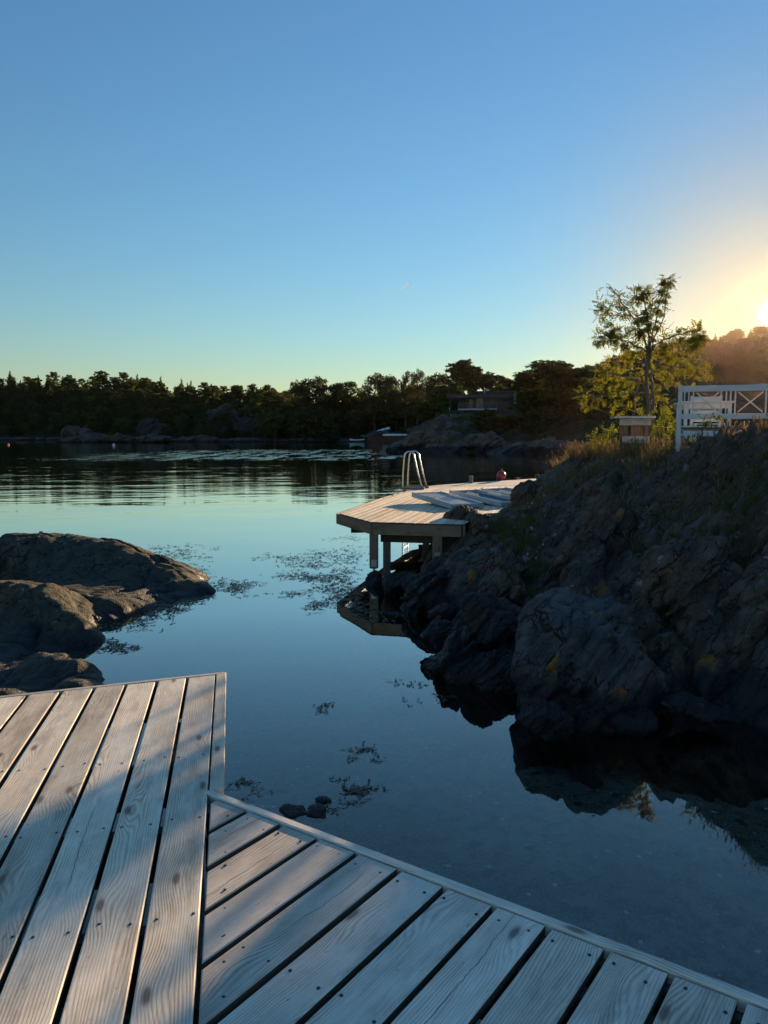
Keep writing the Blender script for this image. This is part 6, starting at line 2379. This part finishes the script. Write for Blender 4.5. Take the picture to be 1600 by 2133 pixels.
DRY = [(1185, 965, 14.4, .16, .15, 420, .24, .7), (1205, 955, 14.2, .14, .15, 420, .34, .6), (1235, 952, 13.9, .2, .2, 640, .30, .7), (1270, 952, 13.4, .22, .2, 640, .26, .7), (1310, 950, 13.0, .22, .2, 560, .28, .6),
       (1350, 945, 12.6, .22, .25, 480, .30, .6), (1380, 945, 11.8, .15, .25, 260, .2, .6), (1350, 975, 11.2, .3, .3, 700, .26, .8), (1395, 980, 10.4, .25, .25, 420, .2, .8), (1450, 985, 9.6, .2, .25, 260, .16, .8),
       (1500, 965, 8.8, .25, .3, 300, .2, .9), (1560, 960, 8.2, .25, .3, 260, .18, .9), (1250, 985, 12.0, .3, .3, 420, .2, .9), (1200, 990, 12.5, .25, .3, 420, .22, .9), (1150, 1020, 12.6, .2, .3, 380, .22, .9), (1100, 1050, 12.2, .15, .25, 260, .2, .9),
       (1330, 1010, 10.0, .2, .2, 180, .16, .9), (1420, 1020, 9.2, .2, .2, 220, .22, .9), (1520, 1010, 8.3, .25, .25, 260, .18, .9), (1560, 900, 8.5, .3, .3, 300, .12, .9), (1330, 1120, 8.7, .1, .12, 90, .22, .5), (1340, 930, 12.9, .3, .1, 180, .4, .5),
       (980, 1066, 12.7, .2, .15, 220, .16, .7), (1010, 1070, 12.4, .15, .15, 180, .16, .7), (1150, 1010, 13.0, .15, .15, 160, .26, .6)]
GREEN = [(1040, 1085, 11.6, .2, .3, 800, .14, .9), (1070, 1110, 11.0, .2, .3, 900, .14, .9), (1090, 1150, 10.1, .15, .3, 700, .15, .9), (1100, 1200, 9.2, .12, .25, 520, .15, .9), (1095, 1260, 8.5, .1, .2, 420, .16, .9), (1085, 1320, 7.9, .08, .15, 260, .14, .9),
         (1010, 1080, 12.2, .22, .2, 520, .13, .9), (1120, 1090, 11.2, .15, .25, 360, .15, .9), (1580, 1110, 7.5, .25, .25, 900, .16, .9), (1560, 1150, 7.4, .2, .2, 420, .15, .9), (1530, 1090, 7.9, .2, .2, 320, .15, .9),
         (1350, 1125, 8.4, .15, .12, 240, .12, .9), (1400, 1060, 9.0, .25, .2, 340, .13, .9), (1600, 1000, 7.7, .25, .3, 420, .14, .9), (1130, 1190, 9.2, .08, .2, 160, .2, .8), (1410, 960, 10.6, .25, .25, 260, .1, .9)]
blades(DRY, 7, 'dry_grass', 'dry_grass', 'dry yellow grass along the crest of the right rock', 'grass')
blades(GREEN, 8, 'green_grass', 'green_grass', 'short dark green grass in the gullies of the right rock', 'grass')


def daisies(px, py, s, n, seed, label):
    rg = np.random.RandomState(seed)
    g = P(px, py, s)
    st, fl = MB(), MB()
    for k in range(n):
        x, y = g[0] + rg.normal(0, 0.10), g[1] + rg.normal(0, 0.16)
        b, nn = drop(x, y)
        h = rg.uniform(0.10, 0.22)
        q = np.array(b) + [rg.normal(0, 0.02), rg.normal(0, 0.02), h]
        root_ = np.array(drop(g[0], g[1])[0])
        st.tube([root_, root_ * 0.5 + np.array(b) * 0.5 + [0, 0, 0.04], q], 0.0022, 5, True)
        c, r = q, rg.uniform(0.013, 0.02)
        t = rg.normal(0, 0.4, 2)
        for j in range(9):
            a = 2 * math.pi * j / 9
            d = np.array([math.cos(a), math.sin(a), t[0] * math.cos(a) + t[1] * math.sin(a)])
            e = np.array([-math.sin(a), math.cos(a), 0]) * 0.3
            fl.add([c + d * r * 0.15, c + (d + e) * r * 0.7, c + d * r * 1.1, c + (d - e) * r * 0.7], [(0, 1, 2, 3)])
    root = empty('flower_clump', tuple(g), label, 'flowers')
    st.build('stems', M['green_grass'], root)
    fl.build('petals', M['petal'], root)


daisies(1108, 1158, 9.9, 12, 3, 'small clump of white daisies in the grassy gully')
daisies(975, 1068, 12.7, 14, 4, 'pale seeded flowers on the rock beside the pier')
daisies(1105, 1068, 11.9, 7, 6, 'few white flowers below the tall dark rock by the pier')


def seaweed():
    rg = np.random.RandomState(9)
    V, F = [], []

    def patch(px, py, wx, wy, n, sz=1.0):
        for k in range(n):
            g = G(px + rg.normal(0, wx), py + rg.normal(0, wy), 0.0)
            m = rg.randint(2, 6)
            c = g.copy()
            az = rg.uniform(0, 6.28)
            for j in range(m):
                L = rg.uniform(0.02, 0.06) * sz
                w = rg.uniform(0.005, 0.014) * sz
                d = np.array([math.cos(az), math.sin(az), 0])
                s_ = np.array([-d[1], d[0], 0]) * w
                z0 = rg.uniform(0.003, 0.012)
                z1 = rg.uniform(0.002, 0.011)
                a, b = c + [0, 0, z0], c + d * L + [0, 0, z1]
                o = len(V)
                V.extend([a - s_ * 0.5, a + s_ * 0.5, b + s_ + [0, 0, 0.003], b - s_])
                F.append((o, o + 1, o + 2, o + 3))
                c = c + d * L * 0.8
                az += rg.normal(0, 0.9)
    for q in ((345, 1150, 22, 8, 60), (380, 1152, 24, 6, 50), (400, 1162, 26, 6, 36), (330, 1165, 12, 8, 30), (395, 1190, 16, 7, 80), (415, 1195, 10, 6, 30), (470, 1218, 22, 7, 60), (505, 1220, 22, 6, 70), (495, 1228, 16, 8, 40), (445, 1142, 8, 2, 8), (530, 1163, 10, 2, 8), (380, 1138, 20, 2, 14),
              (600, 1165, 34, 4, 50), (650, 1158, 34, 5, 60), (690, 1150, 24, 5, 40), (620, 1176, 26, 4, 40), (655, 1177, 16, 4, 40), (700, 1172, 26, 6, 44), (740, 1165, 14, 8, 36), (735, 1150, 14, 8, 26),
              (625, 1200, 22, 5, 100), (655, 1206, 12, 5, 60), (690, 1205, 18, 5, 80), (712, 1195, 14, 6, 40), (700, 1222, 20, 6, 50), (680, 1228, 14, 4, 30), (600, 1238, 20, 3, 22), (630, 1236, 12, 3, 16), (660, 1262, 14, 6, 50), (690, 1255, 12, 6, 34), (705, 1240, 10, 6, 34), (720, 1212, 14, 6, 40),
              (735, 1235, 14, 8, 90), (740, 1262, 16, 8, 70), (770, 1280, 18, 10, 30), (780, 1290, 30, 8, 24), (720, 1190, 16, 4, 24), (735, 1122, 10, 2, 16), (720, 1118, 10, 2, 8), (560, 1155, 8, 1.5, 6), (690, 1124, 10, 2, 7),
              (300, 1275, 36, 10, 200), (255, 1290, 30, 12, 160), (350, 1265, 26, 8, 120), (230, 1345, 14, 6, 50), (260, 1350, 16, 4, 30), (395, 1255, 16, 4, 50), (430, 1245, 10, 3, 24)):
        patch(*q)
    for q in ((870, 1428, 14, 4, 12, 0.6), (920, 1452, 16, 6, 16, 0.6), (830, 1422, 8, 3, 8, 0.6), (675, 1472, 8, 3, 12, 0.7), (670, 1482, 5, 2, 5, 0.7), (735, 1565, 12, 3, 10, 0.6), (762, 1562, 10, 4, 10, 0.6), (780, 1580, 14, 3, 8, 0.5), (735, 1580, 10, 3, 6, 0.5), (760, 1646, 18, 4, 26, 0.6), (745, 1650, 10, 4, 14, 0.8), (735, 1672, 14, 5, 16, 0.5), (520, 1630, 20, 4, 14, 0.5), (500, 1640, 12, 4, 8, 0.5), (540, 1652, 12, 4, 8, 0.5), (705, 1625, 14, 6, 8, 0.5), (690, 1685, 14, 6, 12, 0.5), (860, 1458, 14, 8, 6, 0.5)):
        patch(*q)
    tag(fast_mesh('floating_seaweed', np.array(V), np.array(F), M['weed']), 'brown seaweed fronds floating in loose patches on the cove', 'seaweed', None, 'stuff')


seaweed()
